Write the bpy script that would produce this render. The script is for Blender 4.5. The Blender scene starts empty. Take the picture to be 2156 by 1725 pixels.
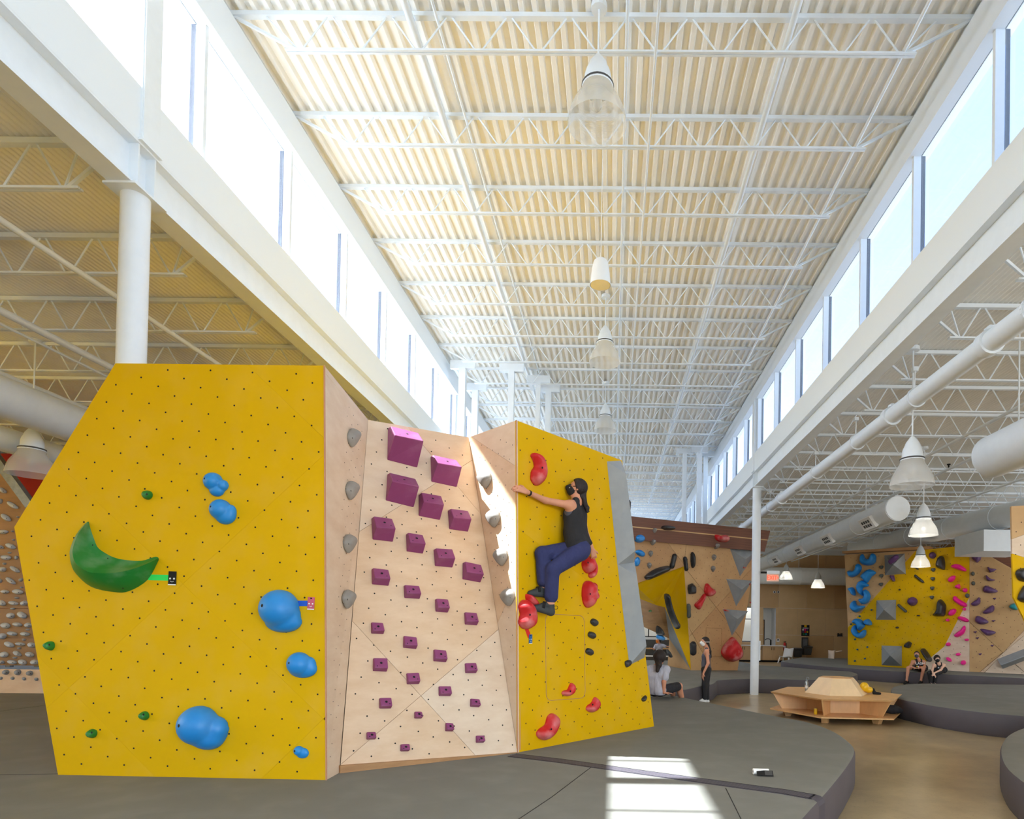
import bpy, math, random
import numpy as np
from mathutils import Vector, Matrix
random.seed(7)
S = bpy.context.scene
COL = S.collection
# ------------------------------------------------------------------ camera
CH = 1.85                       # lens height above the concrete floor
FPX = 1290.0                    # focal length in pixels of a 2156 px wide frame
PPX, PPY = 1274.0, 1301.0       # principal point (architectural lens shift)
cd = bpy.data.cameras.new('camera')
cam = bpy.data.objects.new('camera', cd); COL.objects.link(cam)
CM = Matrix.Rotation(math.radians(.67), 3, 'Z') @ Matrix.Rotation(math.radians(90.74), 3, 'X') @ Matrix.Rotation(math.radians(1.0), 3, 'Z')
cam.matrix_world = Matrix.Translation((0, 0, CH)) @ CM.to_4x4()
cd.sensor_fit = 'HORIZONTAL'; cd.sensor_width = 36.0
cd.lens = 36.0 * FPX / 2156.0
cd.shift_x = (1078.0 - PPX) / 2156.0
cd.shift_y = (PPY - 862.5) / 2156.0
cd.clip_start = .05; cd.clip_end = 400
S.camera = cam
# ------------------------------------------------------------------ colour management
S.view_settings.view_transform = 'Standard'
S.view_settings.look = 'None'
S.view_settings.gamma = 1.0
S.view_settings.use_curve_mapping = False
S.view_settings.exposure = 0.17
# ------------------------------------------------------------------ sky and sun
SUN_DIR = Vector((0.70, 0.01, -1.0)).normalized()      # travels from the left clerestory down to the right
w = bpy.data.worlds.new('sky'); S.world = w; w.use_nodes = True
nt = w.node_tree; nt.nodes.clear()
sky = nt.nodes.new('ShaderNodeTexSky'); sky.sky_type = 'NISHITA'; sky.sun_disc = False
sky.sun_elevation = math.asin(-SUN_DIR.z)
sky.sun_rotation = math.atan2(-SUN_DIR.x, -SUN_DIR.y)
sky.air_density = 1.0; sky.dust_density = 3.5; sky.ozone_density = 2.5
bg = nt.nodes.new('ShaderNodeBackground'); bg.inputs['Strength'].default_value = 0.84
wo = nt.nodes.new('ShaderNodeOutputWorld')
nt.links.new(sky.outputs[0], bg.inputs[0]); nt.links.new(bg.outputs[0], wo.inputs[0])
sl = bpy.data.lights.new('sun', 'SUN'); sl.energy = 36.0; sl.angle = math.radians(.6); sl.color = (.86, .93, 1.0)
so = bpy.data.objects.new('sun', sl); COL.objects.link(so)
so.rotation_euler = SUN_DIR.to_track_quat('-Z', 'Y').to_euler()
so.location = (-20, 5, 25)
def fill_light(name, loc, rot, sx, sy, watts, col=(.84, .92, 1.0)):
    l = bpy.data.lights.new(name, 'AREA'); l.shape = 'RECTANGLE'; l.size = sx; l.size_y = sy
    l.energy = watts; l.color = col
    o = bpy.data.objects.new(name, l); COL.objects.link(o); o.location = loc; o.rotation_euler = rot
    return o
# added fill: unseen area lamps behind the camera and at the right wall
fill_light('front_fill_light', (9.0, -8.85, 2.9), (math.radians(90), 0, 0), 11, 4.6, 1250)
fill_light('side_fill_light', (15.9, 12, 3.2), (math.radians(90), 0, math.radians(90)), 20, 2.6, 360)
try:
    S.cycles.use_denoising = True
    S.cycles.max_bounces = 10; S.cycles.diffuse_bounces = 6; S.cycles.transparent_max_bounces = 12
    S.cycles.sample_clamp_indirect = 6.0
    S.cycles.caustics_reflective = False; S.cycles.caustics_refractive = False
except Exception: pass

# ------------------------------------------------------------------ photo pixel -> real place
CAM = Vector((0, 0, CH))
def ray(px, py):
    d = CM @ Vector(((px - PPX) / FPX, -(py - PPY) / FPX, -1.0))
    return d / d.y
def at(px, py, Y): return CAM + ray(px, py) * Y
def onz(px, py, z=0.0):
    d = ray(px, py); return CAM + d * ((z - CH) / d.z)
def onx(px, py, x):
    d = ray(px, py); return CAM + d * (x / d.x)
def onp(px, py, p, n):
    d = ray(px, py); return CAM + d * (n.dot(p - CAM) / n.dot(d))

# ------------------------------------------------------------------ materials
MATS = {}
def lin(c):
    return tuple((x / 12.92 if x <= .04045 else ((x + .055) / 1.055) ** 2.4) for x in c)
def rgb(r, g, b): return lin((r / 255, g / 255, b / 255))
def mat(name, col, rough=.6, metal=0.0, var=0.0, scale=6.0, bump=0.0, bscale=60.0, stretch=None, chalk=0.0, spec=.5, var2=None):
    """principled with procedural tone variation, grain relief and chalk dust"""
    if name in MATS: return MATS[name]
    m = bpy.data.materials.new(name); m.use_nodes = True
    n = m.node_tree.nodes; L = m.node_tree.links
    b = n['Principled BSDF']
    b.inputs['Base Color'].default_value = (*col, 1); b.inputs['Roughness'].default_value = rough
    b.inputs['Metallic'].default_value = metal
    b.inputs['Specular IOR Level'].default_value = spec
    tc = n.new('ShaderNodeTexCoord'); mp = n.new('ShaderNodeMapping')
    L.new(tc.outputs['Object'], mp.inputs[0])
    if stretch: mp.inputs['Scale'].default_value = stretch
    src = None
    if var:
        t = n.new('ShaderNodeTexNoise'); t.inputs['Scale'].default_value = scale; t.inputs['Detail'].default_value = 5
        t.inputs['Roughness'].default_value = .62
        L.new(mp.outputs[0], t.inputs['Vector'])
        r = n.new('ShaderNodeValToRGB')
        c2 = var2 or tuple(max(0, x * (1 - var)) for x in col)
        c3 = tuple(min(1, x * (1 + var * .6)) for x in col)
        r.color_ramp.elements[0].position = .3; r.color_ramp.elements[0].color = (*c2, 1)
        r.color_ramp.elements[1].position = .7; r.color_ramp.elements[1].color = (*c3, 1)
        L.new(t.outputs['Fac'], r.inputs[0]); src = r.outputs[0]
    if chalk:
        t2 = n.new('ShaderNodeTexNoise'); t2.inputs['Scale'].default_value = 3.1; t2.inputs['Detail'].default_value = 7
        L.new(tc.outputs['Object'], t2.inputs['Vector'])
        r2 = n.new('ShaderNodeValToRGB'); r2.color_ramp.elements[0].position = .47; r2.color_ramp.elements[1].position = .72
        r2.color_ramp.elements[0].color = (0, 0, 0, 1); r2.color_ramp.elements[1].color = (chalk, chalk, chalk, 1)
        L.new(t2.outputs['Fac'], r2.inputs[0])
        mx = n.new('ShaderNodeMix'); mx.data_type = 'RGBA'
        L.new(r2.outputs[0], mx.inputs['Factor'])
        if src: L.new(src, mx.inputs['A'])
        else: mx.inputs['A'].default_value = (*col, 1)
        mx.inputs['B'].default_value = (.78, .76, .72, 1)
        src = mx.outputs['Result']
    if src: L.new(src, b.inputs['Base Color'])
    if bump:
        t3 = n.new('ShaderNodeTexNoise'); t3.inputs['Scale'].default_value = bscale; t3.inputs['Detail'].default_value = 3
        L.new(mp.outputs[0], t3.inputs['Vector'])
        bp = n.new('ShaderNodeBump'); bp.inputs['Strength'].default_value = min(bump, 1); bp.inputs['Distance'].default_value = .01 if bump < .9 else .03
        L.new(t3.outputs['Fac'], bp.inputs['Height']); L.new(bp.outputs[0], b.inputs['Normal'])
    MATS[name] = m
    return m
def glass(name, tint=(1, 1, 1), refl=.07, rough=.02):
    m = bpy.data.materials.new(name); m.use_nodes = True
    n = m.node_tree.nodes; L = m.node_tree.links; n.clear()
    o = n.new('ShaderNodeOutputMaterial'); t = n.new('ShaderNodeBsdfTransparent'); g = n.new('ShaderNodeBsdfGlossy')
    t.inputs[0].default_value = (*tint, 1); g.inputs['Roughness'].default_value = rough
    lw = n.new('ShaderNodeLayerWeight'); lw.inputs[0].default_value = refl * 4
    mx = n.new('ShaderNodeMixShader'); mt = n.new('ShaderNodeMath'); mt.operation = 'MULTIPLY'; mt.inputs[1].default_value = .35
    L.new(lw.outputs['Fresnel'], mt.inputs[0]); L.new(mt.outputs[0], mx.inputs[0])
    L.new(t.outputs[0], mx.inputs[1]); L.new(g.outputs[0], mx.inputs[2]); L.new(mx.outputs[0], o.inputs[0])
    MATS[name] = m
    return m
def emit(name, col, s):
    m = bpy.data.materials.new(name); m.use_nodes = True
    b = m.node_tree.nodes['Principled BSDF']; b.inputs['Base Color'].default_value = (*col, 1)
    b.inputs['Emission Color'].default_value = (*col, 1); b.inputs['Emission Strength'].default_value = s
    MATS[name] = m
    return m
M = MATS
mat('white_steel', rgb(232, 239, 245), .45, var=.03)
mat('cream_deck', rgb(250, 248, 242), .5, var=.04, scale=2)
mat('header_white', rgb(232, 239, 245), .6)
mat('dark_cap', rgb(38, 50, 74), .4)
mat('dark', rgb(14, 13, 12), .8)
mat('yellow', rgb(220, 173, 0), .6, var=.05, scale=1.2, spec=.12, chalk=.025, bump=.04, bscale=120)
mat('plywood', rgb(224, 197, 166), .5, var=.08, scale=2.2, stretch=(1.0, 1.0, 2.6), bump=.02, bscale=40, var2=rgb(214, 180, 144))
mat('plywood_pale', rgb(226, 206, 182), .5, var=.07, scale=2.2, stretch=(1.0, 1.0, 2.6), var2=rgb(216, 190, 162))
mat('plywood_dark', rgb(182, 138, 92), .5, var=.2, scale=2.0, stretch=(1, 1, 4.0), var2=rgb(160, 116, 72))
mat('plywood_far', rgb(206, 168, 116), .55, var=.12, scale=.9, var2=rgb(190, 150, 100))
mat('plywood_edge', rgb(196, 140, 104), .6)
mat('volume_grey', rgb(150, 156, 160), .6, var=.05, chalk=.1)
mat('purple', rgb(140, 62, 112), .55, var=.06, chalk=.1)
mat('violet', rgb(92, 56, 108), .5, var=.08, chalk=.12)
mat('blue', rgb(32, 138, 214), .45, var=.06, chalk=.08)
mat('green', rgb(20, 122, 42), .45, var=.08, chalk=.22)
mat('red', rgb(206, 28, 34), .5, var=.08, chalk=.42)
mat('black_hold', rgb(40, 40, 42), .4, var=.1, chalk=.10)
mat('pink', rgb(246, 22, 148), .45, var=.05)
mat('teal', rgb(20, 140, 150), .45, var=.05)
mat('foot_grey', rgb(146, 142, 136), .6, var=.08, chalk=.15)
mat('foot_dark', rgb(88, 92, 86), .6, var=.08)
mat('board_hold', rgb(190, 194, 200), .5, var=.1, chalk=.1)
mat('mat_top', rgb(120, 119, 111), .75, var=.10, scale=.8, bump=.05, bscale=200, chalk=.035)
mat('mat_side', rgb(86, 80, 84), .7, var=.08, scale=3)
mat('strap', rgb(76, 72, 80), .6)
mat('brown_wood', rgb(122, 74, 50), .5, var=.25, scale=3, stretch=(.3, .3, 14.0), var2=rgb(88, 50, 34))
mat('skin', rgb(214, 150, 118), .55, var=.05, scale=20)
mat('skin_pale', rgb(232, 186, 160), .55, var=.05, scale=20)
mat('hair', rgb(38, 27, 23), .62, var=.45, scale=60, stretch=(1, 1, .15), bump=.8, bscale=90)
mat('cloth_black', rgb(38, 37, 40), .85, var=.25, scale=7, bump=1.0, bscale=11, stretch=(1, 1, .5))
mat('cloth_navy', rgb(46, 52, 98), .85, var=.2, scale=6, bump=1.0, bscale=10, stretch=(1, 1, .6))
mat('cloth_grey', rgb(190, 190, 202), .85, var=.08, scale=8, bump=1.0, bscale=9, stretch=(1.6, 1.6, .5))
mat('cloth_slate', rgb(84, 84, 96), .85, var=.1)
mat('shoe', rgb(54, 58, 60), .7, var=.1)
mat('white', rgb(238, 238, 236), .5)
mat('steel', rgb(170, 172, 172), .3, metal=.9)
mat('galv', rgb(128, 134, 140), .4, metal=.6, var=.2, scale=12)
mat('duct', rgb(230, 236, 240), .5, var=.03)
mat('grey_dark', rgb(70, 70, 70), .6)
mat('red_wall', rgb(158, 12, 10), .6, var=.1)
mat('tape_green', rgb(40, 220, 90), .6); mat('tape_blue', rgb(24, 88, 200), .6); mat('tape_red', rgb(214, 24, 24), .6)
mat('tag_blue', rgb(24, 92, 150), .5); mat('tag_pink', rgb(206, 92, 116), .5)
mat('orange', rgb(226, 128, 40), .8)
mat('gold', rgb(226, 178, 20), .4)
mat('cabinet', rgb(204, 166, 118), .5, var=.08, scale=4, stretch=(4, 4, .6))
# concrete floor: polished, mottled brown-grey with scuffs
def concrete():
    m = bpy.data.materials.new('concrete'); m.use_nodes = True
    n = m.node_tree.nodes; L = m.node_tree.links; b = n['Principled BSDF']
    tc = n.new('ShaderNodeTexCoord')
    a = n.new('ShaderNodeTexNoise'); a.inputs['Scale'].default_value = .9; a.inputs['Detail'].default_value = 9; a.inputs['Roughness'].default_value = .7
    L.new(tc.outputs['Object'], a.inputs['Vector'])
    r = n.new('ShaderNodeValToRGB'); e = r.color_ramp.elements
    e[0].position = .3; e[0].color = (*rgb(146, 127, 95), 1); e[1].position = .72; e[1].color = (*rgb(198, 178, 138), 1)
    L.new(a.outputs['Fac'], r.inputs[0])
    s = n.new('ShaderNodeTexNoise'); s.inputs['Scale'].default_value = 26; s.inputs['Detail'].default_value = 2; s.inputs['Distortion'].default_value = 1.5
    L.new(tc.outputs['Object'], s.inputs['Vector'])
    r2 = n.new('ShaderNodeValToRGB'); e = r2.color_ramp.elements
    e[0].position = .30; e[0].color = (.35, .35, .35, 1); e[1].position = .36; e[1].color = (1, 1, 1, 1)
    L.new(s.outputs['Fac'], r2.inputs[0])
    mx = n.new('ShaderNodeMix'); mx.data_type = 'RGBA'; mx.blend_type = 'MULTIPLY'; mx.inputs['Factor'].default_value = .35
    L.new(r.outputs[0], mx.inputs['A']); L.new(r2.outputs[0], mx.inputs['B']); L.new(mx.outputs['Result'], b.inputs['Base Color'])
    b.inputs['Roughness'].default_value = .28
    M['concrete'] = m
concrete()
glass('pane_glass'); 
def lens():
    m = bpy.data.materials.new('lens'); m.use_nodes = True
    n = m.node_tree.nodes; L = m.node_tree.links; n.clear()
    o = n.new('ShaderNodeOutputMaterial'); t = n.new('ShaderNodeBsdfTransparent'); b = n.new('ShaderNodeBsdfPrincipled')
    b.inputs['Base Color'].default_value = (.80, .80, .77, 1); b.inputs['Roughness'].default_value = .15
    w_ = n.new('ShaderNodeTexWave'); w_.inputs['Scale'].default_value = 30; w_.bands_direction = 'Z'
    tc = n.new('ShaderNodeTexCoord'); L.new(tc.outputs['Object'], w_.inputs['Vector'])
    bp = n.new('ShaderNodeBump'); bp.inputs['Strength'].default_value = .3; bp.inputs['Distance'].default_value = .005
    L.new(w_.outputs['Fac'], bp.inputs['Height']); L.new(bp.outputs[0], b.inputs['Normal'])
    mx = n.new('ShaderNodeMixShader'); mx.inputs[0].default_value = .42
    L.new(t.outputs[0], mx.inputs[1]); L.new(b.outputs[0], mx.inputs[2]); L.new(mx.outputs[0], o.inputs[0])
    M['lens'] = m
lens()
emit('exit_red', (1.0, .06, .02), 1.6)

# ------------------------------------------------------------------ mesh building
def tag(o, label=None, cat=None, group=None, kind=None):
    if label: o['label'] = label
    if cat: o['category'] = cat
    if group: o['group'] = group
    if kind: o['kind'] = kind
    return o
def empty(name, loc=(0, 0, 0), rz=0.0):
    o = bpy.data.objects.new(name, None); COL.objects.link(o); o.location = loc; o.rotation_euler = (0, 0, rz)
    o.empty_display_size = .1
    return o
def link(name, me, material, parent=None, local=False, smooth=False, loc=None):
    if material is not None: me.materials.append(M[material] if isinstance(material, str) else material)
    if smooth:
        me.polygons.foreach_set('use_smooth', [True] * len(me.polygons))
    o = bpy.data.objects.new(name, me); COL.objects.link(o)
    if loc is not None: o.location = loc
    if parent is not None:
        o.parent = parent
        if not local: o.matrix_parent_inverse = world_of(parent).inverted()
    return o
def world_of(o):
    m = Matrix.Translation(o.location) @ o.rotation_euler.to_matrix().to_4x4()
    if o.parent: m = world_of(o.parent) @ o.matrix_parent_inverse @ m
    return m
class MB:
    def __init__(s): s.v = []; s.f = []
    def add(s, vs, fs):
        k = len(s.v); s.v += [tuple(v) for v in vs]; s.f += [tuple(i + k for i in f) for f in fs]
    def box(s, a, b):
        (x0, y0, z0), (x1, y1, z1) = a, b
        s.add([(x0, y0, z0), (x1, y0, z0), (x1, y1, z0), (x0, y1, z0), (x0, y0, z1), (x1, y0, z1), (x1, y1, z1), (x0, y1, z1)],
              [(0, 3, 2, 1), (4, 5, 6, 7), (0, 1, 5, 4), (1, 2, 6, 5), (2, 3, 7, 6), (3, 0, 4, 7)])
    def hexa(s, p):      # 8 corners: bottom loop, top loop
        s.add(p, [(0, 3, 2, 1), (4, 5, 6, 7), (0, 1, 5, 4), (1, 2, 6, 5), (2, 3, 7, 6), (3, 0, 4, 7)])
    def bar(s, p, q, wx, wy=None, up=(0, 0, 1)):
        """rectangular bar from p to q"""
        wy = wy or wx; p, q = Vector(p), Vector(q); d = (q - p).normalized(); u = Vector(up)
        if abs(d.dot(u)) > .98: u = Vector((1, 0, 0))
        a = d.cross(u).normalized() * wx / 2; b = a.cross(d).normalized() * wy / 2
        s.hexa([p - a - b, p + a - b, p + a + b, p - a + b, q - a - b, q + a - b, q + a + b, q - a + b])
    def tube(s, p, q, r, n=8, r2=None, cap=True):
        r2 = r if r2 is None else r2
        p, q = Vector(p), Vector(q); d = (q - p).normalized(); u = Vector((0, 0, 1)) if abs(d.z) < .95 else Vector((1, 0, 0))
        a = d.cross(u).normalized(); b = a.cross(d)
        vs = []
        for c, rr in ((p, r), (q, r2)):
            for i in range(n):
                t = 2 * math.pi * i / n; vs.append(c + (a * math.cos(t) + b * math.sin(t)) * rr)
        fs = [(i, (i + 1) % n, n + (i + 1) % n, n + i) for i in range(n)]
        if cap: fs += [tuple(range(n - 1, -1, -1)), tuple(range(n, 2 * n))]
        s.add(vs, fs)
    def path(s, pts, r, n=6):
        for a, b in zip(pts[:-1], pts[1:]): s.tube(a, b, r, n)
    def lathe(s, prof, c=(0, 0, 0), n=24, cap0=False, cap1=False):
        """profile [(r, z)] about the vertical axis through c"""
        vs = []; c = Vector(c)
        for r, z in prof:
            for i in range(n):
                t = 2 * math.pi * i / n; vs.append((c.x + r * math.cos(t), c.y + r * math.sin(t), c.z + z))
        fs = []
        for k in range(len(prof) - 1):
            for i in range(n):
                j = (i + 1) % n; fs.append((k * n + i, k * n + j, (k + 1) * n + j, (k + 1) * n + i))
        if cap0: fs.append(tuple(range(n - 1, -1, -1)))
        if cap1: fs.append(tuple(range((len(prof) - 1) * n, len(prof) * n)))
        s.add(vs, fs)
    def disc(s, c, nrm, r, n=7):
        c = Vector(c); nrm = Vector(nrm).normalized(); u = Vector((0, 0, 1)) if abs(nrm.z) < .9 else Vector((1, 0, 0))
        a = nrm.cross(u).normalized(); b = nrm.cross(a)
        s.add([c + (a * math.cos(t) + b * math.sin(t)) * r for t in (2 * math.pi * i / n for i in range(n))], [tuple(range(n))])
    def slab(s, pts, nrm, t):
        """planar polygon with its front face on pts, thickness t behind it (away from nrm)"""
        n = len(pts); nrm = Vector(nrm).normalized(); P = [Vector(p) for p in pts]; Q = [p - nrm * t for p in P]
        a = Vector((0, 0, 0))
        for i in range(n): a += (P[i] - P[0]).cross(P[(i + 1) % n] - P[0])
        if a.dot(nrm) < 0: P.reverse(); Q.reverse()
        s.add(P + Q, [tuple(range(n)), tuple(range(2 * n - 1, n - 1, -1))] + [(i, i + n, (i + 1) % n + n, (i + 1) % n) for i in range(n)])
    def build(s, name, material, parent=None, smooth=False, local=False, recentre=True, bevel=0.0, flat_angle=None):
        me = bpy.data.meshes.new(name)
        V = np.array(s.v, float)
        loc = None
        if recentre and not local:
            lo, hi = V.min(0), V.max(0); loc = np.array([(lo[0] + hi[0]) / 2, (lo[1] + hi[1]) / 2, lo[2]]); V = V - loc
        me.from_pydata(V.tolist(), [], s.f); me.update()
        o = link(name, me, material, parent, local, smooth, None if loc is None else Vector(loc))
        if bevel:
            b = o.modifiers.new('bevel', 'BEVEL'); b.width = bevel; b.segments = 2; b.limit_method = 'ANGLE'; b.angle_limit = math.radians(35)
        if flat_angle:
            me.polygons.foreach_set('use_smooth', [True] * len(me.polygons))
            try: me.set_sharp_from_angle(angle=math.radians(flat_angle))
            except Exception: pass
        return o
def copy_tree(o, parent=None):
    c = o.copy(); COL.objects.link(c)
    if parent is not None: c.parent = parent
    for ch in o.children: copy_tree(ch, c)
    return c
ORD = ['zeroth', 'first', 'second', 'third', 'fourth', 'fifth', 'sixth', 'seventh', 'eighth', 'ninth', 'tenth', 'eleventh', 'twelfth', 'thirteenth',
       'fourteenth', 'fifteenth', 'sixteenth', 'seventeenth', 'eighteenth', 'nineteenth', 'twentieth', 'twenty-first', 'twenty-second', 'twenty-third',
       'twenty-fourth', 'twenty-fifth', 'twenty-sixth', 'twenty-seventh', 'twenty-eighth']
# ================================================================== THE HALL
KS = 1.05
def kz(z): return CH + (z - CH) * KS
XL, XR = -4.30 * KS, 3.80 * KS         # beam lines either side of the raised roof
ZB, ZBT = kz(5.60), kz(6.01)           # I-beam bottom and top
ZS, ZW, ZH, ZD = kz(6.49), kz(7.92), kz(8.35), kz(8.46)   # sill, window head, header top, deck underside
ZL = kz(6.12)                          # deck underside of the low roofs
YC = [5.35 * KS, 16.33 * KS, 27.3 * KS]
Y0, Y1, Y2 = -9.0, 34.4, 47.0
def struct(name, mb, m, **k): return tag(mb.build(name, m, **k), kind='structure')
b = MB(); b.box((-17, Y0, -.2), (17, Y1, 0)); struct('floor', b, 'concrete')
# corrugated decks
def deck(x0, x1, y0, y1, z, prof):
    b = MB(); pts = []; x = x0; pitch = prof[-1][0]
    while x < x1:
        for dx, dz in prof[:-1]: pts.append((x + dx, z + dz))
        x += pitch
    pts.append((x, z + prof[-1][1]))
    n = len(pts)
    b.add([(p[0], y0, p[1]) for p in pts] + [(p[0], y1, p[1]) for p in pts], [(i, i + n, i + n + 1, i + 1) for i in range(n - 1)])
    return b
struct('ceiling', deck(XL - .15, XR + .15, Y0, Y2, ZD, [(0, 0), (.05, 0), (.068, .062), (.134, .062), (.152, 0)]), 'cream_deck')
wave = [(.068 * i / 6, .011 * (1 - math.cos(2 * math.pi * i / 6))) for i in range(7)]
struct('ceiling', deck(-17, XL - .02, Y0, Y1, ZL, wave), 'cream_deck')
struct('ceiling', deck(XR + .02, 17, Y0, Y1, ZL, wave), 'cream_deck')
b = MB(); b.box((XL - .6, Y0, ZD + .10), (XR + .6, Y2, ZD + .25)); struct('ceiling', b, 'cream_deck')     # roof build-up above the ribs
for x0, x1 in ((-17, XL - .15), (XR + .15, 17)):
    b = MB(); b.box((x0, Y0, ZL + .04), (x1, Y1, ZL + .14)); struct('ceiling', b, 'volume_grey')
# header over and fascia under the clerestory windows
for i, (x, s) in enumerate(((XL, -1), (XR, 1))):
    b = MB(); b.box((min(x + s * .06, x - s * .11), Y0, ZW), (max(x + s * .06, x - s * .11), Y2, ZH)); b.box((x - .11 + s * .08, Y0, ZH), (x + .11 + s * .08, Y2, ZD + .1))
    struct('trim_%d' % (1 + i), b, 'header_white')
    b = MB(); b.box((x - .11, Y0, ZBT + .001), (x + .11, Y2, ZS)); struct('trim_%d' % (3 + i), b, 'header_white')
# clerestory windows: pane, white inner mullion, dark outer cap
pitch = 1.67 * KS; wn = 0
for x, s in ((XL, -1), (XR, 1)):
    for k in range(-7, 23):
        ya = 6.15 * KS + pitch * k; yb = ya + pitch; wn += 1
        xg = x + s * .05
        e = empty('window_%d' % wn, (xg, (ya + yb) / 2, ZS)); tag(e, kind='structure')
        b = MB(); b.box((xg - .005, ya + .03, ZS), (xg + .005, yb - .03, ZW)); b.build('pane', 'pane_glass', e)
        b = MB(); b.box((min(xg, xg - s * .10), ya - .025, ZS), (max(xg, xg - s * .10), ya + .025, ZW)); b.build('mullion', 'white_steel', e)
        b = MB(); b.box((min(xg, xg + s * .055), ya - .025, ZS), (max(xg, xg + s * .055), ya + .025, ZW)); b.build('mullion_cap', 'dark_cap', e)
# I-beams
for x, side in ((XL, 'left'), (XR, 'right')):
    e = tag(empty('steel_beam', (x, 0, ZB)), 'long white steel I-beam below the %s clerestory windows' % side, 'beam')
    b = MB(); b.box((x - .012, Y0, ZB + .02), (x + .012, Y2, ZBT - .02)); b.build('web', 'white_steel', e)
    b = MB(); b.box((x - .11, Y0, ZB), (x + .11, Y2, ZB + .02)); b.build('bottom_flange', 'white_steel', e)
    b = MB(); b.box((x - .11, Y0, ZBT - .02), (x + .11, Y2, ZBT)); b.build('top_flange', 'white_steel', e)
    for yc in YC:
        for dy in (-.10, .10):
            b = MB(); b.box((x - .10, yc + dy - .008, ZB + .02), (x + .10, yc + dy + .008, ZBT - .02)); b.build('stiffener', 'white_steel', e)
# columns and the posts that continue them through the clerestory
cols = [(XL, YC[0], 'nearest round white column, rising behind the big yellow climbing face'), (XR, YC[1], 'slim round white column standing on the concrete beside the exit sign'),
        (XL, YC[1], 'far round white column on the left beam line behind the boulder'), (XR, YC[2], 'farthest round white column behind the brown-topped plywood wall')]
for x, y, lab in cols:
    e = tag(empty('column', (x, y, 0)), lab, 'column')
    b = MB(); b.tube((x, y, 0), (x, y, ZB - .02), .117, 28); b.build('shaft', 'white_steel', e, flat_angle=40)
    b = MB(); b.box((x - .15, y - .2, ZB - .02), (x + .15, y + .2, ZB)); b.build('cap_plate', 'white_steel', e)
    if x == XR and y < 20:
        b = MB(); b.box((x + .118, y - .03, .95), (x + .15, y + .03, 1.5)); b.build('switch_box', 'white_steel', e)
for x, y, lab in ((XL, YC[0], 'white box post in front of the nearest left clerestory windows'), (XR, YC[1], 'white box post above the slim column on the right clerestory'),
                  (XL, YC[1], 'white box post far along the left clerestory windows'), (XR, YC[2], 'white box post far along the right clerestory windows')):
    s = 1 if x < 0 else -1
    e = tag(empty('clerestory_post', (x + s * .06, y, ZBT)), lab, 'post')
    xa = x + s * .125
    b = MB(); b.box((xa - .012 if s > 0 else xa - .012, y - .10, ZBT + .02), (xa + .012, y + .10, ZW)); b.build('face_plate', 'white_steel', e)
    for dy in (-.10, .10):
        b = MB(); b.box((min(x - s * .10, xa), y + dy - .012, ZBT + .005), (max(x - s * .10, xa), y + dy + .012, ZW)); b.build('side_plate', 'white_steel', e)
    b = MB(); b.box((min(x - s * .1, xa + s * .02), y - .13, ZBT), (max(x - s * .1, xa + s * .02), y + .13, ZBT + .02)); b.build('base_plate', 'white_steel', e)
# open-web joists
def joist_meshes(xa, xb, ztop, zbot, panel, inset, rr, ch):
    b1 = MB(); b1.box((xa, -.032, ztop - ch), (xb, .032, ztop))
    b2 = MB(); xi, xj = xa + inset, xb - inset
    for dy in (-.019, .019): b2.box((xi, dy - .012, zbot), (xj, dy + .012, zbot + .022))
    b3 = MB(); n = max(2, round((xj - xi - .3) / panel)); st = (xj - xi - .3) / n
    for i in range(n):
        p = xi + .15 + i * st
        b3.tube((p + .03, 0, zbot + .02), (p + st / 2 - .03, 0, ztop - ch + .01), rr, 5, cap=False)
        b3.tube((p + st / 2 + .03, 0, ztop - ch + .01), (p + st - .03, 0, zbot + .02), rr, 5, cap=False)
    for p, q in ((xi + .12, xa + .05), (xj - .12, xb - .05)):
        b3.bar((p, 0, zbot + .02), (q, 0, ztop - ch), .03, .03)
    for p, q in ((xi + .15, xa + .42), (xj - .15, xb - .42)): b3.tube((p, 0, zbot + .02), (q, 0, ztop - ch), rr, 5, cap=False)
    return b1, b2, b3
def joist_row(xa, xb, ztop, zbot, panel, inset, rr, ch, ys, labf, group):
    proto = None
    for i, y in enumerate(ys):
        if proto is None:
            e = empty('roof_joist', (0, y, 0)); b1, b2, b3 = joist_meshes(xa, xb, ztop, zbot, panel, inset, rr, ch)
            b1.build('top_chord', 'white_steel', e, local=True); b2.build('bottom_chord', 'white_steel', e, local=True); b3.build('web', 'white_steel', e, local=True)
            proto = e
        else:
            e = copy_tree(proto); e.location = (0, y, 0)
        tag(e, labf(i), 'joist', group)
joist_row(XL + .03, XR - .03, ZD - .004, kz(8.03), .667, .65, .0105, .05, [(6.54 + 1.306 * k) * KS for k in range(0, 28)],
          lambda i: 'white open-web joist under the raised roof, %s one from the camera' % ORD[i + 1], 'joists under the raised roof')
joist_row(-16.9, XL - .14, ZL - .005, kz(5.66), .63, .40, .0115, .055, [(5.37 + 1.345 * k) * KS for k in range(0, 16)],
          lambda i: 'white open-web joist under the low roof left of the hall, %s one back' % ORD[i + 1], 'joists under the left low roof')
joist_row(XR + .14, 16.9, ZL - .005, kz(5.66), .63, .40, .0115, .055, [(6.63 + 1.345 * k) * KS for k in range(0, 18)],
          lambda i: 'white open-web joist under the low roof right of the hall, %s one back' % ORD[i + 1], 'joists under the right low roof')
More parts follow.
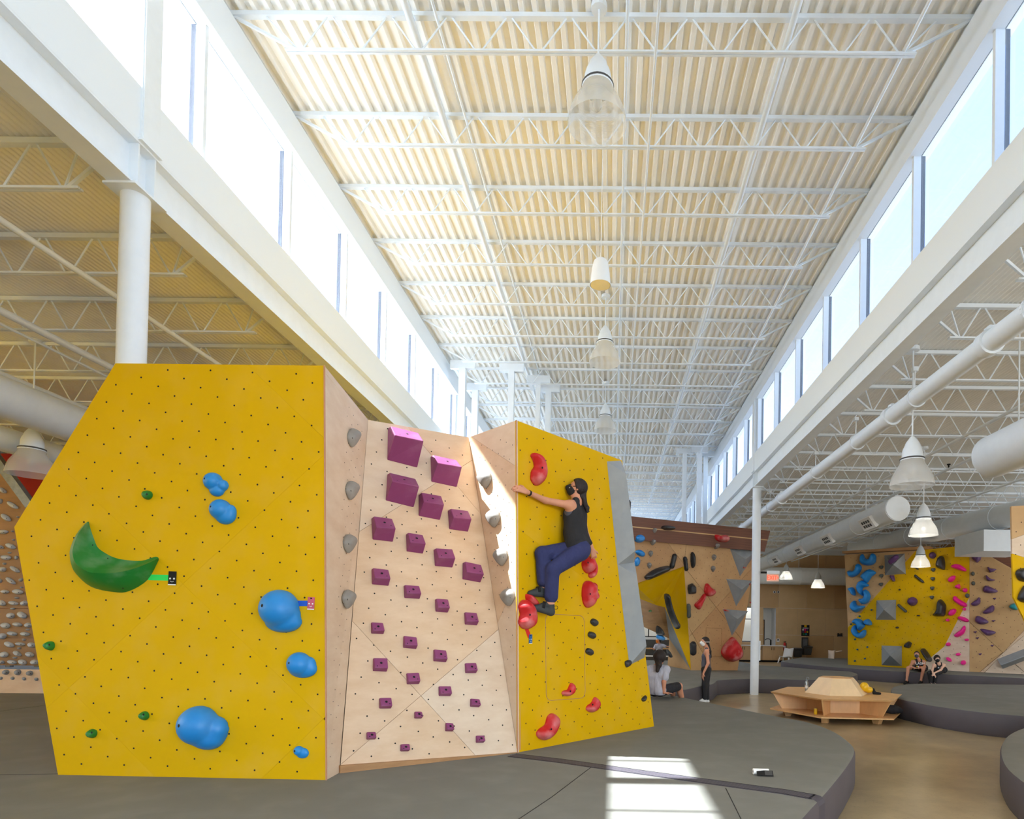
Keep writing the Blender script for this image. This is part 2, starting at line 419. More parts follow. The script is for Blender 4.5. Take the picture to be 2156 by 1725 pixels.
# outer walls
b = MB(); b.box((-17.2, Y0, 0), (-17, Y1, 2.2)); b.box((-17.2, Y0, 5.3), (-17, Y1, ZL + .1)); b.box((-17.2, Y0, 2.2), (-17, -7, 5.3)); b.box((-17.2, 6.8, 2.2), (-17, Y1, 5.3))  # window band added so the sun reaches the yellow slab below
for i in range(1, 5): b.box((-17.15, -7 + 2.75 * i - .05, 2.2), (-17.02, -7 + 2.75 * i + .05, 5.3))
struct('wall_left', b, 'header_white')
b = MB(); b.hexa([(-16.2, -6.5, 0), (-11.6, -6.5, 0), (-11.6, 6.6, 0), (-16.2, 6.6, 0), (-16.2, -6.5, .42), (-11.6, -6.5, 1.7), (-11.6, 6.6, 1.7), (-16.2, 6.6, .42)])  # added unseen slab: sunlit yellow throws warm bounce on the left ceiling
tag(b.build('bounce_slab', 'yellow'), 'unseen yellow slab added to bounce sunlight under the side windows, left of the picture', 'climbing wall')
b = MB(); b.box((17, Y0, 0), (17.2, Y1, ZL + .1)); struct('wall_right', b, 'plywood_far')
b = MB(); b.box((-17, Y0 - .2, 0), (17, Y0, .5)); b.box((-17, Y0 - .2, 5.3), (17, Y0, 9.1)); b.box((-17, Y0 - .2, .5), (-13.2, Y0, 5.3)); b.box((13.2, Y0 - .2, .5), (17, Y0, 5.3))
for x in range(-11, 12, 2): b.box((x - .05, Y0 - .15, .5), (x + .05, Y0, 5.3))
struct('wall_back', b, 'header_white')
# far wall: plywood sheets with openings
wf = tag(empty('wall_far', (0, Y1, 0)), kind='structure')
holes = [(6.0, 8.15, 1.08, 3.05), (8.45, 9.15, .9, 2.98), (1.2, 2.9, 1.25, 2.6)]
def minus(rects, h):
    out = []
    for a, b_, c, d in rects:
        x0, x1, z0, z1 = h
        if x1 <= a or x0 >= b_ or z1 <= c or z0 >= d: out.append((a, b_, c, d)); continue
        if x0 > a: out.append((a, x0, c, d))
        if x1 < b_: out.append((x1, b_, c, d))
        aa, bb = max(a, x0), min(b_, x1)
        if z0 > c: out.append((aa, bb, c, z0))
        if z1 < d: out.append((aa, bb, z1, d))
    return out
tones = [mat('sheet_%d' % i, rgb(*c), .55, var=.10, scale=1.2) for i, c in enumerate(((206, 172, 124), (196, 160, 112), (212, 180, 134)))]
for i in range(10):
    for j in range(4):
        x0 = 3.1 + 1.55 * i - (.5 if j % 2 else 0); z0 = 1.5 * j
        rs = [(x0 + .004, x0 + 1.546, z0 + .004, min(z0 + 1.496, 6.1))]
        for h in holes: rs = sum([minus([r], h) for r in rs], [])
        if not rs or x0 > 16.5: continue
        b = MB()
        for a, b_, c, d in rs: b.box((a, Y1 - .02, c), (min(b_, 17), Y1, d))
        b.build('plywood_sheet', tones[(i * 2 + j * 5 + i * j) % 3], wf)
b = MB(); rs = [(-17, 17, 0, 9.1)]
for h in holes + [(XL - .1, XR + .1, 5.2, 9.1)]: rs = sum([minus([r], h) for r in rs], [])
for a, b_, c, d in rs: b.box((a, Y1 + .001, c), (b_, Y1 + .2, d))
b.build('wall_core', 'header_white', wf)
b = MB(); b.box((XL - .3, Y2, 4.5), (XR + .3, Y2 + .2, 9.2)); b.box((XL - .3, Y1 + .2, 5.0), (XR + .3, Y2, 5.2)); b.build('upper_end_wall', 'header_white', wf)
# glazed openings in the far wall
for n_, (a, b_, c, d) in ((60, holes[0]), (61, holes[2])):
    e = tag(empty('window_%d' % n_, ((a + b_) / 2, Y1, c)), kind='structure')
    b = MB(); b.box((a, Y1 + .09, c), (b_, Y1 + .10, d)); b.build('pane', 'pane_glass', e)
    b = MB()
    for t in (.0, .5, 1.0):
        x = a + .03 + (b_ - a - .06) * t; b.box((x - .03, Y1 + .05, c), (x + .03, Y1 + .15, d))
    for z in (c + .03, (c * .35 + d * .65), d - .03): b.box((a, Y1 + .05, z - .025), (b_, Y1 + .15, z + .025))
    b.build('frame', 'grey_dark', e)
# white niche with a door beside the kitchen counter
a, b_, c, d = holes[1]
b = MB(); b.box((a, Y1 + .2, c), (b_, Y1 + .9, c + .02)); b.box((a, Y1 + .9, c), (b_, Y1 + .92, d)); b.box((a - .02, Y1 + .2, c), (a, Y1 + .9, d)); b.box((b_, Y1 + .2, c), (b_ + .02, Y1 + .9, d)); b.box((a, Y1 + .2, d), (b_, Y1 + .9, d + .02))
struct('wall_niche', b, 'white')
e = tag(empty('door_1', (a + .2, Y1 + .85, c)), kind='structure')
b = MB(); b.box((a + .04, Y1 + .84, c + .02), (a + .30, Y1 + .9, c + 1.45)); b.build('door_frame', 'grey_dark', e)
b = MB(); b.box((a + .14, Y1 + .82, c + .02), (a + .26, Y1 + .86, c + 1.42)); b.build('door_leaf', 'plywood_dark', e)
# ------------------------------------------------------------------ pipes, ducts and lamps overhead
def pipe(name, x, z, y0, y1, r, lab, m='white_steel', cat='pipe', group=None):
    x *= KS; z = kz(z); y1 = min(y1, 34.2)
    b = MB(); b.tube((x, y0, z), (x, y1, z), r, 10); return tag(b.build(name, m, flat_angle=40), lab, cat, group)
pipe('sprinkler_pipe', -2.28, 8.33, -2, 34, .045, 'white sprinkler pipe running under the raised roof, left of the lamps')
pipe('conduit', -2.0, 8.36, -2, 34, .018, 'thin white conduit beside the sprinkler pipe under the raised roof')
pipe('conduit', .05, 8.36, -2, 34, .02, 'thin white conduit above the row of pendant lamps')
pipe('conduit', .36, 8.0, -2, 34, .016, 'thin white conduit just right of the pendant lamps')
pipe('sprinkler_pipe', 1.82, 8.33, -2, 34, .04, 'white sprinkler pipe under the raised roof, right of the lamps')
pipe('joist_bridging', 3.02, 8.06, -2, 34, .02, 'straight white bridging bar near the right ends of the joists')
for x, z, r, lab in ((-5.9, 5.62, .035, 'cream sprinkler pipe nearest the left beam under the low roof'), (-7.6, 5.6, .05, 'cream pipe in the middle of the left low roof'),
                     (-7.9, 5.58, .02, 'thin conduit beside the cream pipe under the left low roof'), (-9.6, 5.62, .04, 'cream pipe furthest from the left beam under the low roof')):
    pipe('sprinkler_pipe', x, z, 2, 34, r, lab)
for x, z, r, y0, lab in ((6.15, 5.3, .03, 8, 'thin white pipe under the right low roof beside the big lamp'), (7.5, 5.5, .035, 5, 'cream sprinkler pipe in the middle of the right low roof'),
                         (9.4, 5.4, .03, 8, 'cream pipe under the right low roof, far from the beam')):
    pipe('sprinkler_pipe', x, z, y0, 34, r, lab)
# sprinkler heads, each on its pipe
for o in [q for q in COL.objects if q.name.startswith('sprinkler_pipe')]:
    for y in {'sprinkler_pipe.003': (7.4,), 'sprinkler_pipe.002': (10.7,), 'sprinkler_pipe.006': (13.1,), 'sprinkler_pipe.007': (10.9, 14.5)}.get(o.name, ()):
        x, z = o.location.x, o.location.z + .03
        b = MB(); b.tube((x, y, z), (x, y, z + .10), .018, 6); b.tube((x, y, z + .10), (x, y, z + .125), .04, 8); b.build('sprinkler_head', 'dark', o)
# the thick white drain pipe with couplings and hangers
xp, zp, rp = 4.36 * KS, kz(5.24), .13
e = tag(empty('drain_pipe', (xp, 5, zp)), 'thick white pipe slung under the joists beside the right beam', 'pipe')
b = MB(); b.tube((xp, 4.5, zp), (xp, 33, zp), rp, 20); b.build('pipe_run', 'white_steel', e, flat_angle=40)
for y in (7.55, 10.2, 16.8, 22.0):
    b = MB(); b.tube((xp, y - .07, zp), (xp, y + .07, zp), rp + .03, 18); b.box((xp - .03, y - .06, zp + rp), (xp + .03, y + .06, zp + rp + .07)); b.build('coupling', 'white_steel', e, flat_angle=40)
for y in (6.75, 9.35, 11.6, 13.9, 17.9):
    b = MB()
    for i in range(18):
        t0, t1 = 2 * math.pi * i / 18, 2 * math.pi * (i + 1) / 18
        b.bar((xp + (rp + .012) * math.cos(t0), y, zp + (rp + .012) * math.sin(t0)), (xp + (rp + .012) * math.cos(t1), y, zp + (rp + .012) * math.sin(t1)), .02, .03, up=(0, 1, 0))
    b.bar((xp - .03, y, zp + rp), (xp - .03, y, kz(5.66)), .03, .012); b.box((xp - .07, y - .04, kz(5.62)), (xp + .01, y + .04, kz(5.68))); b.build('hanger', 'white_steel', e)
# ducts
def duct(name, p, q, r, lab, seams=6, cat='duct'):
    e = tag(empty(name, p), lab, cat); p, q = Vector(p), Vector(q)
    b = MB(); b.tube(p, q, r, 32); b.build('shell', 'duct', e, flat_angle=40)
    d = q - p
    for i in range(seams):
        c = p + d * ((i + .02) / seams); u = d.normalized() * .02
        b = MB(); b.tube(c - u, c + u, r + .012, 32); b.build('seam_ring', 'duct', e, flat_angle=40)
    for t in (.12, .5, .88):
        c = p + d * t; b = MB(); b.tube((c.x, c.y, c.z + r - .02), (c.x, c.y, ZL), .012, 6); b.build('hanger_rod', 'white_steel', e)
    return e
e = duct('round_duct', (7.3, 15.8, 5.0), (7.3, 32.6, 5.0), .31, 'round white duct with open end cap and louvred vents, behind the slim column', 7)
for y in (17.0, 20.2, 23.2, 26.5):
    a = math.radians(215); c = Vector((7.3 + .33 * math.cos(a), y, 5.0 + .33 * math.sin(a)))
    b = MB(); nrm = Vector((math.cos(a), 0, math.sin(a))); up = Vector((0, 1, 0)); sd = nrm.cross(up)
    def plate(b, cx, w_, h_, t0, t1):
        b.hexa([cx + sd * sx * h_ + up * sy * w_ + nrm * t for t in (t0, t1) for sx, sy in ((-1, -1), (1, -1), (1, 1), (-1, 1))])
    plate(b, c, .38, .17, -.05, .05); g = b.build('vent', 'white', e)
    for i in range(2):
        for j in range(4):
            b = MB(); plate(b, c + sd * (-.06 + .12 * i) + up * (-.2 + .135 * j), .045, .04, .05, .056); b.build('slot', 'grey_dark', g)
duct('round_duct', (5.95, 4.5, 4.62), (5.95, 9.7, 4.62), .33, 'round white duct cut off by the right edge of the picture', 3)
duct('round_duct', (-8.95, 4.5, 5.02), (-8.95, 33, 5.02), .30, 'large round white duct running behind the yellow face on the left', 9)
duct('round_duct', (-9.9, 4.5, 4.70), (-9.9, 33, 4.70), .20, 'smaller white duct below the large one on the left', 8)
duct('round_duct', (4.2, 33.4, 4.72), (16, 33.4, 4.72), .47, 'wide white duct running across the far plywood wall', 4)
duct('round_duct', tuple(at(1800, 1156, 29)), tuple(at(2230, 1062, 17)), .38, 'wide white duct slanting under the roof above the far yellow wall', 5)
b = MB(); c = at(2110, 1142, 19.2); b.box((c.x - .75, c.y - .3, c.z - .32), (c.x + .95, c.y + 1.3, c.z + .34)); tag(b.build('air_handler', 'duct', bevel=.01), 'boxy white air unit over the right end of the far wall', 'air unit')
# roof-unit frames hanging in the raised roof
def frame(cx, y, tops, lab):
    for i, (x, yy, wd) in enumerate(tops):
        x *= KS; yy *= KS
        e = tag(empty('steel_post', (x, yy, 0)), lab[i], 'post')
        b = MB(); b.box((x - wd / 2, yy - wd / 2, 0), (x + wd / 2, yy + wd / 2, kz(8.1))); b.build('shaft', 'white_steel', e)
        b = MB(); b.box((x - .32, yy - .05, kz(8.1)), (x + .32, yy + .05, kz(8.30))); b.build('header', 'white_steel', e)
        b = MB(); b.box((x - .28, yy + .05, kz(8.14)), (x - .20, yy + .62, kz(8.28))); b.build('side_rail', 'white_steel', e)
frame(0, 15, [(-3.78, 14.95, .17), (-3.78, 16.35, .17), (-2.6, 15.1, .15), (-2.02, 15.8, .12), (-1.82, 16.4, .16)],
      ['leftmost white steel post hanging from the raised roof above the plywood slab', 'second white steel post from the left under the raised roof', 'middle white steel post under the raised roof above the plywood prow',
       'thin white steel post under the raised roof behind the prow tip', 'white steel post under the raised roof just right of the prow tip'])
frame(0, 22, [(2.52, 22.1, .15), (3.02, 21.9, .18), (3.32, 22.4, .16)],
      ['left one of three white posts near the brown-topped wall', 'middle one of three white posts near the brown-topped wall', 'right one of three white posts, close to the right clerestory'])
# pendant lamps
def lamp(loc, ztop, lab, r=.33, tall=.42, group='pendant lamps', watts=0):
    x, y, z = loc
    e = tag(empty('pendant_lamp', (x, y, z)), lab, 'lamp', group)
    k = r / .33
    prof = [(r, 0), (r * .985, .03 * k), (r * .93, .12 * k), (r * .84, .2 * k), (r * .70, .28 * k), (r * .58, tall * .82), (r * .50, tall)]
    b = MB(); b.lathe(prof, (0, 0, 0), 36); s = b.build('shade', 'lens', e, local=True, smooth=True)
    b = MB(); b.lathe([(r * .52, tall - .02), (r * .54, tall), (r * .54, tall + .02), (r * .46, tall + .03), (r * .45, tall + .12), (r * .40, tall + .18), (r * .36, tall + .2), (r * .30, tall + .26), (r * .2, tall + .31), (.03, tall + .36)], (0, 0, 0), 28, cap0=True, cap1=True)
    b.build('ballast_housing', 'white_steel', e, local=True, flat_angle=40)
    b = MB(); b.lathe([(r * .535, tall - .005), (r * .55, tall + .005), (r * .55, tall + .012), (r * .535, tall + .02)], (0, 0, 0), 28); b.build('collar', 'grey_dark', e, local=True)
    b = MB(); b.lathe([(.03, tall - .02), (.055, tall - .12), (.05, tall - .22), (.02, tall - .27)], (0, 0, 0), 12, cap1=True); b.build('bulb', 'lens', e, local=True, smooth=True)
    b = MB(); b.tube((0, 0, tall + .34), (0, 0, ztop - z), .012, 6); b.tube((0, 0, ztop - z - .06), (0, 0, ztop - z), .09, 12); b.build('rod', 'white_steel', e, local=True)
    if watts:  # added fill: these lamps hang unlit, a point light brightens the far walls
        l = bpy.data.lights.new('lamp_fill', 'POINT'); l.energy = watts; l.color = (1.0, .95, .86); l.shadow_soft_size = .05
        o = bpy.data.objects.new('lamp_fill', l); COL.objects.link(o); o.parent = e; o.location = (0, 0, tall - .32)
    return e
def lamp_px(px, py, wpx, ztop, lab, d=.66, watts=0):
    Y = d * FPX / wpx; p = at(px, py, Y); lamp((p.x, p.y, p.z), ztop, lab, d / 2, watts=watts)
lamp_px(1257, 262, 126, ZD, 'nearest big pendant lamp, top centre under the raised roof')
lamp_px(1273, 764, 66.6, ZD, 'second pendant lamp back along the middle of the raised roof')
lamp_px(1274, 908, 49, ZD, 'third and smallest pendant lamp along the middle of the raised roof')
lamp_px(1920, 1024, 88, ZL, 'bell lamp in front of the round duct on the right')
lamp_px(1944, 1128, 57, ZL, 'bell lamp below and behind the right bell lamp, over the far wall', watts=9)
lamp_px(1938, 1194, 38, ZL, 'small bell lamp hanging in front of the far yellow wall', watts=9)
lamp_px(66, 1001, 87, ZL, 'bell lamp at the left edge against the red wall')
lamp_px(1655, 1220, 27, ZL, 'small clear lamp just right of the exit sign', watts=14)
lamp_px(1722, 1238, 28, ZL, 'small clear lamp under the wide duct on the far wall', watts=14)
# hanging loudspeaker
p = at(1264, 601, 8.5); e = tag(empty('pendant_speaker', p), 'white cone-shaped pendant loudspeaker between the first and second lamps', 'speaker')
b = MB(); b.lathe([(.145, 0), (.142, .02), (.13, .16), (.115, .26), (.10, .33), (.07, .36), (.02, .37)], p, 28, cap1=True); b.build('cabinet', 'white', e, flat_angle=40)
b = MB(); b.lathe([(.138, .004), (.02, .001)], p, 28, cap1=True); b.build('grille', 'cream_deck', e)
b = MB(); b.tube(p + Vector((0, 0, .36)), (p.x, p.y, ZD), .006, 5); b.build('cable', 'white', e)
# ================================================================== SHAPE TOOLS
def surface_nets(F, org, h):
    """closed surface F = 0 (inside negative) of a sampled field, as vertices and quads"""
    nx, ny, nz = F.shape
    ins = F < 0
    c = np.zeros((nx - 1, ny - 1, nz - 1), np.int8)
    for i in (0, 1):
        for j in (0, 1):
            for k in (0, 1): c += ins[i:nx - 1 + i, j:ny - 1 + j, k:nz - 1 + k]
    act = (c > 0) & (c < 8)
    idx = -np.ones(act.shape, np.int64); A = np.argwhere(act); idx[act] = np.arange(len(A))
    acc = np.zeros((len(A), 3)); cnt = np.zeros(len(A))
    corners = [(i, j, k) for i in (0, 1) for j in (0, 1) for k in (0, 1)]
    for a in corners:
        for ax in range(3):
            if a[ax]: continue
            b_ = list(a); b_[ax] = 1
            fa = F[A[:, 0] + a[0], A[:, 1] + a[1], A[:, 2] + a[2]]; fb = F[A[:, 0] + b_[0], A[:, 1] + b_[1], A[:, 2] + b_[2]]
            m = (fa < 0) != (fb < 0); t = np.zeros(len(A)); t[m] = fa[m] / (fa[m] - fb[m])
            p = np.tile(np.array(a, float), (len(A), 1)); p[:, ax] = t
            acc[m] += p[m]; cnt[m] += 1
    V = (A + acc / np.maximum(cnt, 1)[:, None]) * h + np.array(org)
    faces = []
    for ax in range(3):
        o1, o2 = [(1, 2), (2, 0), (0, 1)][ax]
        sl0 = [slice(None)] * 3; sl1 = [slice(None)] * 3; sl0[ax] = slice(0, -1); sl1[ax] = slice(1, None)
        s0, s1 = ins[tuple(sl0)], ins[tuple(sl1)]
        E_ = np.argwhere(s0 != s1)
        E_ = E_[(E_[:, o1] > 0) & (E_[:, o2] > 0) & (E_[:, o1] < F.shape[o1] - 1) & (E_[:, o2] < F.shape[o2] - 1)]
        if not len(E_): continue
        fl = s0[E_[:, 0], E_[:, 1], E_[:, 2]]
        q = []
        for d1, d2 in ((-1, -1), (0, -1), (0, 0), (-1, 0)):
            e_ = E_.copy(); e_[:, o1] += d1; e_[:, o2] += d2; q.append(idx[e_[:, 0], e_[:, 1], e_[:, 2]])
        q = np.stack(q, 1); q[~fl] = q[~fl][:, ::-1]
        faces.append(q)
    Q = np.concatenate(faces); Q = Q[(Q >= 0).all(1)]
    return V, Q
def net_object(name, V, Q, material, parent=None, recentre=True):
    me = bpy.data.meshes.new(name)
    lo, hi = V.min(0), V.max(0); loc = np.array([(lo[0] + hi[0]) / 2, (lo[1] + hi[1]) / 2, lo[2]])
    me.from_pydata((V - loc).tolist(), [], Q.tolist()); me.update()
    return link(name, me, material, parent, False, True, Vector(loc))
def smin(a, b, k):
    if k <= 0: return np.minimum(a, b)
    hh = np.maximum(k - np.abs(a - b), 0) / k
    return np.minimum(a, b) - hh * hh * k * .25
def crom(pts, n=6, closed=True):
    P = [np.array(p, float) for p in pts]; out = []; m = len(P)
    for i in range(m if closed else m - 1):
        g = (lambda j: P[j % m]) if closed else (lambda j: P[min(max(j, 0), m - 1)])
        p0, p1, p2, p3 = g(i - 1), g(i), g(i + 1), g(i + 2)
        for t in (k / n for k in range(n)):
            out.append(.5 * (2 * p1 + (p2 - p0) * t + (2 * p0 - 5 * p1 + 4 * p2 - p3) * t * t + (3 * p1 - p0 - 3 * p2 + p3) * t ** 3))
    if not closed: out.append(P[-1])
    return np.array(out)
def poly_sdf(poly, X, Y):
    d = np.full(X.shape, 1e9); inside = np.zeros(X.shape, bool); n = len(poly)
    for i in range(n):
        a, b = poly[i], poly[(i + 1) % n]; e = b - a
        wx, wy = X - a[0], Y - a[1]; t = np.clip((wx * e[0] + wy * e[1]) / max(e @ e, 1e-12), 0, 1)
        d = np.minimum(d, (wx - e[0] * t) ** 2 + (wy - e[1] * t) ** 2)
        c = (a[1] > Y) != (b[1] > Y)
        xi = a[0] + (Y - a[1]) * e[0] / (e[1] if abs(e[1]) > 1e-12 else 1e-12)
        inside ^= c & (X < xi)
    d = np.sqrt(d); return np.where(inside, -d, d)
class Wall:
    """a flat climbing surface: origin, in-plane right and up, outward normal"""
    def __init__(s, p, n):
        s.p = Vector(p); s.n = Vector(n).normalized()
        if s.n.dot(CAM - s.p) < 0: s.n = -s.n
        s.u = Vector((0, 0, 1)).cross(s.n).normalized(); s.v = s.n.cross(s.u)
    @classmethod
    def by3(c, a, b_, d): return c(a, (b_ - a).cross(d - a))
    def px(s, x, y, off=0.0): return onp(x, y, s.p + s.n * off, s.n)
    def to2(s, P): d = Vector(P) - s.p; return np.array([d.dot(s.u), d.dot(s.v)])
    def to3(s, q, off=0.0): return s.p + s.u * float(q[0]) + s.v * float(q[1]) + s.n * off
    def poly2(s, pts): return np.array([s.to2(s.px(*p)) for p in pts])
def outline(pts, smooth=5): return crom(pts, smooth) if smooth else np.array(pts, float)
def ell(cx, cy, rx, ry, deg=0, n=16):
    a = math.radians(deg); c, s = math.cos(a), math.sin(a)
    return [(cx + rx * math.cos(t) * c - ry * math.sin(t) * s, cy + rx * math.cos(t) * s + ry * math.sin(t) * c) for t in (2 * math.pi * i / n for i in range(n))]
HOLDN = [0]
def pillow(wall, px_outline, depth, m, name, parent=None, smooth=5, edge=.55, res=22, base=0.0, tilt=None, facet=0, blur=3):
    """a hold with the given outline, rising from the wall to `depth` with a rounded crown"""
    P = wall.poly2(px_outline)
    if smooth: P = crom(P, smooth)
    lo, hi = P.min(0), P.max(0); sz = float(max(hi - lo)); h = sz / res
    lo = lo - 2.5 * h; hi = hi + 2.5 * h
    xs = np.arange(lo[0], hi[0] + h, h); ys = np.arange(lo[1], hi[1] + h, h); zs = np.arange(-2.5 * h, depth * 1.15 + 2.5 * h, h)
    X, Y = np.meshgrid(xs, ys, indexing='ij'); D = poly_sdf(P, X, Y)
    W = max(-D.min() * edge, 1e-4); t = np.clip(-D / W, 0, 1)
    T = depth * np.sqrt(np.maximum(1 - (1 - t) ** 2, 0))
    if tilt is not None:      # (du, dv): crown leans, higher toward that side
        gx = (X - X.mean()) / (hi[0] - lo[0]); gy = (Y - Y.mean()) / (hi[1] - lo[1]); T = T * np.clip(1 + 1.2 * (gx * tilt[0] + gy * tilt[1]), .25, 1.9)
    if facet:
        T = np.minimum(T, depth * .82)
    if blur:
        for _ in range(blur):
            Tp = np.pad(T, 1, mode='edge'); T = (Tp[:-2, 1:-1] + Tp[2:, 1:-1] + Tp[1:-1, :-2] + Tp[1:-1, 2:] + 2 * T) / 6
    Z = zs[None, None, :]
    F = np.maximum((Z - T[:, :, None]) * .6, np.maximum(D[:, :, None], -(Z + .006)))
    V2, Q = surface_nets(F, (lo[0], lo[1], zs[0]), h)
    B = np.array([wall.u, wall.v, wall.n]); V = np.array(wall.p) + V2 @ B + np.array(wall.n) * base
    return net_object(name, V, Q, m, parent)
def bolt(wall, x, y, off, parent, r=.011, name='bolt_hole'):
    b = MB(); b.disc(wall.px(x, y, off), wall.n, r, 10); return b.build(name, 'dark', parent)
def hold(wall, pts, depth, m, label, group, cat='climbing hold', name='climbing_hold', hole=None, **k):
    o = pillow(wall, pts, depth, m, name, **k); tag(o, label, cat, group)
    if hole: bolt(wall, hole[0], hole[1], depth * hole[2] + .004, o, r=hole[3] if len(hole) > 3 else .011)
    return o
# polygons cut into panels by seam lines
def cut(poly, a, b_):
    a, b_ = np.array(a, float), np.array(b_, float); nrm = np.array([-(b_ - a)[1], (b_ - a)[0]]); out = ([], [])
    n = len(poly); s = [float((p - a) @ nrm) for p in poly]
    for i in range(n):
        p, q = poly[i], poly[(i + 1) % n]
        if s[i] >= 0: out[0].append(p)
        if s[i] <= 0: out[1].append(p)
        if s[i] * s[(i + 1) % n] < 0:
            t = s[i] / (s[i] - s[(i + 1) % n]); x = p + (q - p) * t; out[0].append(x); out[1].append(x)
    return [np.array(o) for o in out if len(o) > 2]
def inset(poly, g):
    n = len(poly); c = poly.mean(0); out = []
    ar = sum(poly[i][0] * poly[(i + 1) % n][1] - poly[(i + 1) % n][0] * poly[i][1] for i in range(n)); sg = 1 if ar > 0 else -1
    for i in range(n):
        p0, p1, p2 = poly[i - 1], poly[i], poly[(i + 1) % n]
        e1 = (p1 - p0) / (np.linalg.norm(p1 - p0) + 1e-9); e2 = (p2 - p1) / (np.linalg.norm(p2 - p1) + 1e-9)
        n1 = np.array([-e1[1], e1[0]]) * sg; n2 = np.array([-e2[1], e2[0]]) * sg
        bis = n1 + n2; L_ = bis @ n1
        out.append(p1 + bis * (g / max(L_, .35)))
    return np.array(out)
def panels(wall, px_poly, seams, m, parent, gap=.0015, thick=.018, name='panel', mats=None):
    polys = [wall.poly2(px_poly)]
    for a, b_ in seams:
        A, B = wall.to2(wall.px(*a)), wall.to2(wall.px(*b_)); polys = sum([cut(p, A, B) for p in polys], [])
    objs = []
    if seams:
        b = MB(); b.slab([wall.to3(q, -thick - .001) for q in inset(wall.poly2(px_poly), .03)], wall.n, .02); b.build('backing', 'plywood_edge', parent)
    for i, p in enumerate(polys):
        ar = abs(sum(p[k][0] * p[(k + 1) % len(p)][1] - p[(k + 1) % len(p)][0] * p[k][1] for k in range(len(p))))
        if ar < .004: continue
        b = MB(); b.slab([wall.to3(q) for q in (inset(p, gap) if seams else p)], wall.n, thick)
        objs.append(b.build(name, (mats[i % len(mats)] if mats else m), parent))
    return objs
def inside(poly, q):
    c = False; n = len(poly)
    for i in range(n):
        a, b_ = poly[i], poly[(i + 1) % n]
        if (a[1] > q[1]) != (b_[1] > q[1]) and q[0] < a[0] + (q[1] - a[1]) * (b_[0] - a[0]) / (b_[1] - a[1]): c = not c
    return c
def bolt_grid(wall, px_poly, o_px, parent, step=.178, ang=26.6, r=.0085, margin=.05, n=7):
    P = wall.poly2(px_poly); o = wall.to2(wall.px(*o_px)); a = math.radians(ang)
    e1 = np.array([math.cos(a), -math.sin(a)]) * step; e2 = np.array([math.sin(a), math.cos(a)]) * step
    b = MB(); Pi = inset(P, margin)
    for i in range(-60, 61):
        for j in range(-60, 61):
            q = o + e1 * i + e2 * j + np.array([random.gauss(0, .003), random.gauss(0, .003)])
            if inside(Pi, q): b.disc(wall.to3(q, .0015), wall.n, r, n)
    if b.v: tag(b.build('bolt_holes', 'dark', parent), kind='stuff')

# ================================================================== CRASH MATS
ZM = .42
def rounded(pts, n=5): return crom(pts, n)
def crash_mat(name, pts, label, z=ZM, parts=None):
    P = [Vector((p[0], p[1])) for p in pts]; n = len(P)
    ar = sum(P[i].x * P[(i + 1) % n].y - P[(i + 1) % n].x * P[i].y for i in range(n))
    if ar < 0: P.reverse()
    c = sum(P, Vector((0, 0))) / n
    e = tag(empty(name, (c.x, c.y, 0)), label, 'crash mat', 'crash mats')
    r = .05
    def ring(ins, zz):
        q = inset(np.array([[p.x, p.y] for p in P]), ins); return [(a, b_, zz) for a, b_ in q]
    rings = [ring(.02, 0), ring(0, .05), ring(0, z - r), ring(r * .3, z - r * .3), ring(r, z)]
    b = MB(); b.add(sum(rings[:4], []), [(k * n + i, k * n + (i + 1) % n, (k + 1) * n + (i + 1) % n, (k + 1) * n + i) for k in range(3) for i in range(n)])
    b.build('side_cover', 'mat_side', e, flat_angle=50)
    b = MB(); b.add(rings[3] + rings[4], [(i, (i + 1) % n, n + (i + 1) % n, n + i) for i in range(n)] + [tuple(range(n, 2 * n))])
    b.build('top_cover', 'mat_top', e, flat_angle=50)
    return e
def zpx(l, z=ZM): return [(onz(x, y, z).x, onz(x, y, z).y) for x, y in l]
def spl(l, n=5): return [tuple(p) for p in crom(l, n, closed=False)]
rim = spl(zpx([(1340, 1443), (1430, 1466), (1540, 1489), (1640, 1509), (1700, 1520), (1752, 1537), (1790, 1562), (1801, 1582), (1786, 1612), (1745, 1664), (1690, 1725), (1610, 1830)]))
main_poly = [(-11.4, 14.2), (-.2, 14.2), (.1, 12.3)] + rim + [(.6, .9), (-2, -.5), (-11.4, -.5)]
main_mat = crash_mat('crash_mat', main_poly, 'big grey crash mat spread under the near yellow and plywood boulder')
crash_mat('crash_mat', spl(zpx([(1350, 1438), (1395, 1446), (1437, 1452), (1472, 1445), (1500, 1440), (1509, 1434)])) + spl(zpx([(1512, 1432), (1545, 1430), (1590, 1429), (1640, 1430), (1700, 1431), (1760, 1429), (1795, 1424), (1806, 1419), (1790, 1414)])) + spl(zpx([(1730, 1411), (1660, 1405), (1600, 1401)])) + [(5.5, 26), (-3, 26), (-3, 16.6)],
          'grey crash mat stepping around the brown-topped plywood wall')
crash_mat('crash_mat', spl(zpx([(1644, 1392), (1665, 1396), (1740, 1403), (1830, 1410), (1900, 1414), (2000, 1420), (2041, 1422), (2160, 1428)])) + [(16.8, 18.8), (16.8, 31), (9.5, 31)], 'grey crash mat along the foot of the far yellow wall')
crash_mat('crash_mat', spl(zpx([(2160, 1442), (2000, 1440), (1920, 1440), (1884, 1445), (1876, 1452), (1884, 1468), (1925, 1478), (1974, 1487), (2075, 1500), (2170, 1508)])) + [(12.5, 12.0), (16.8, 12.0), (16.8, 18.2)], 'grey crash mat right of the wooden bench, in front of the two sitting people')
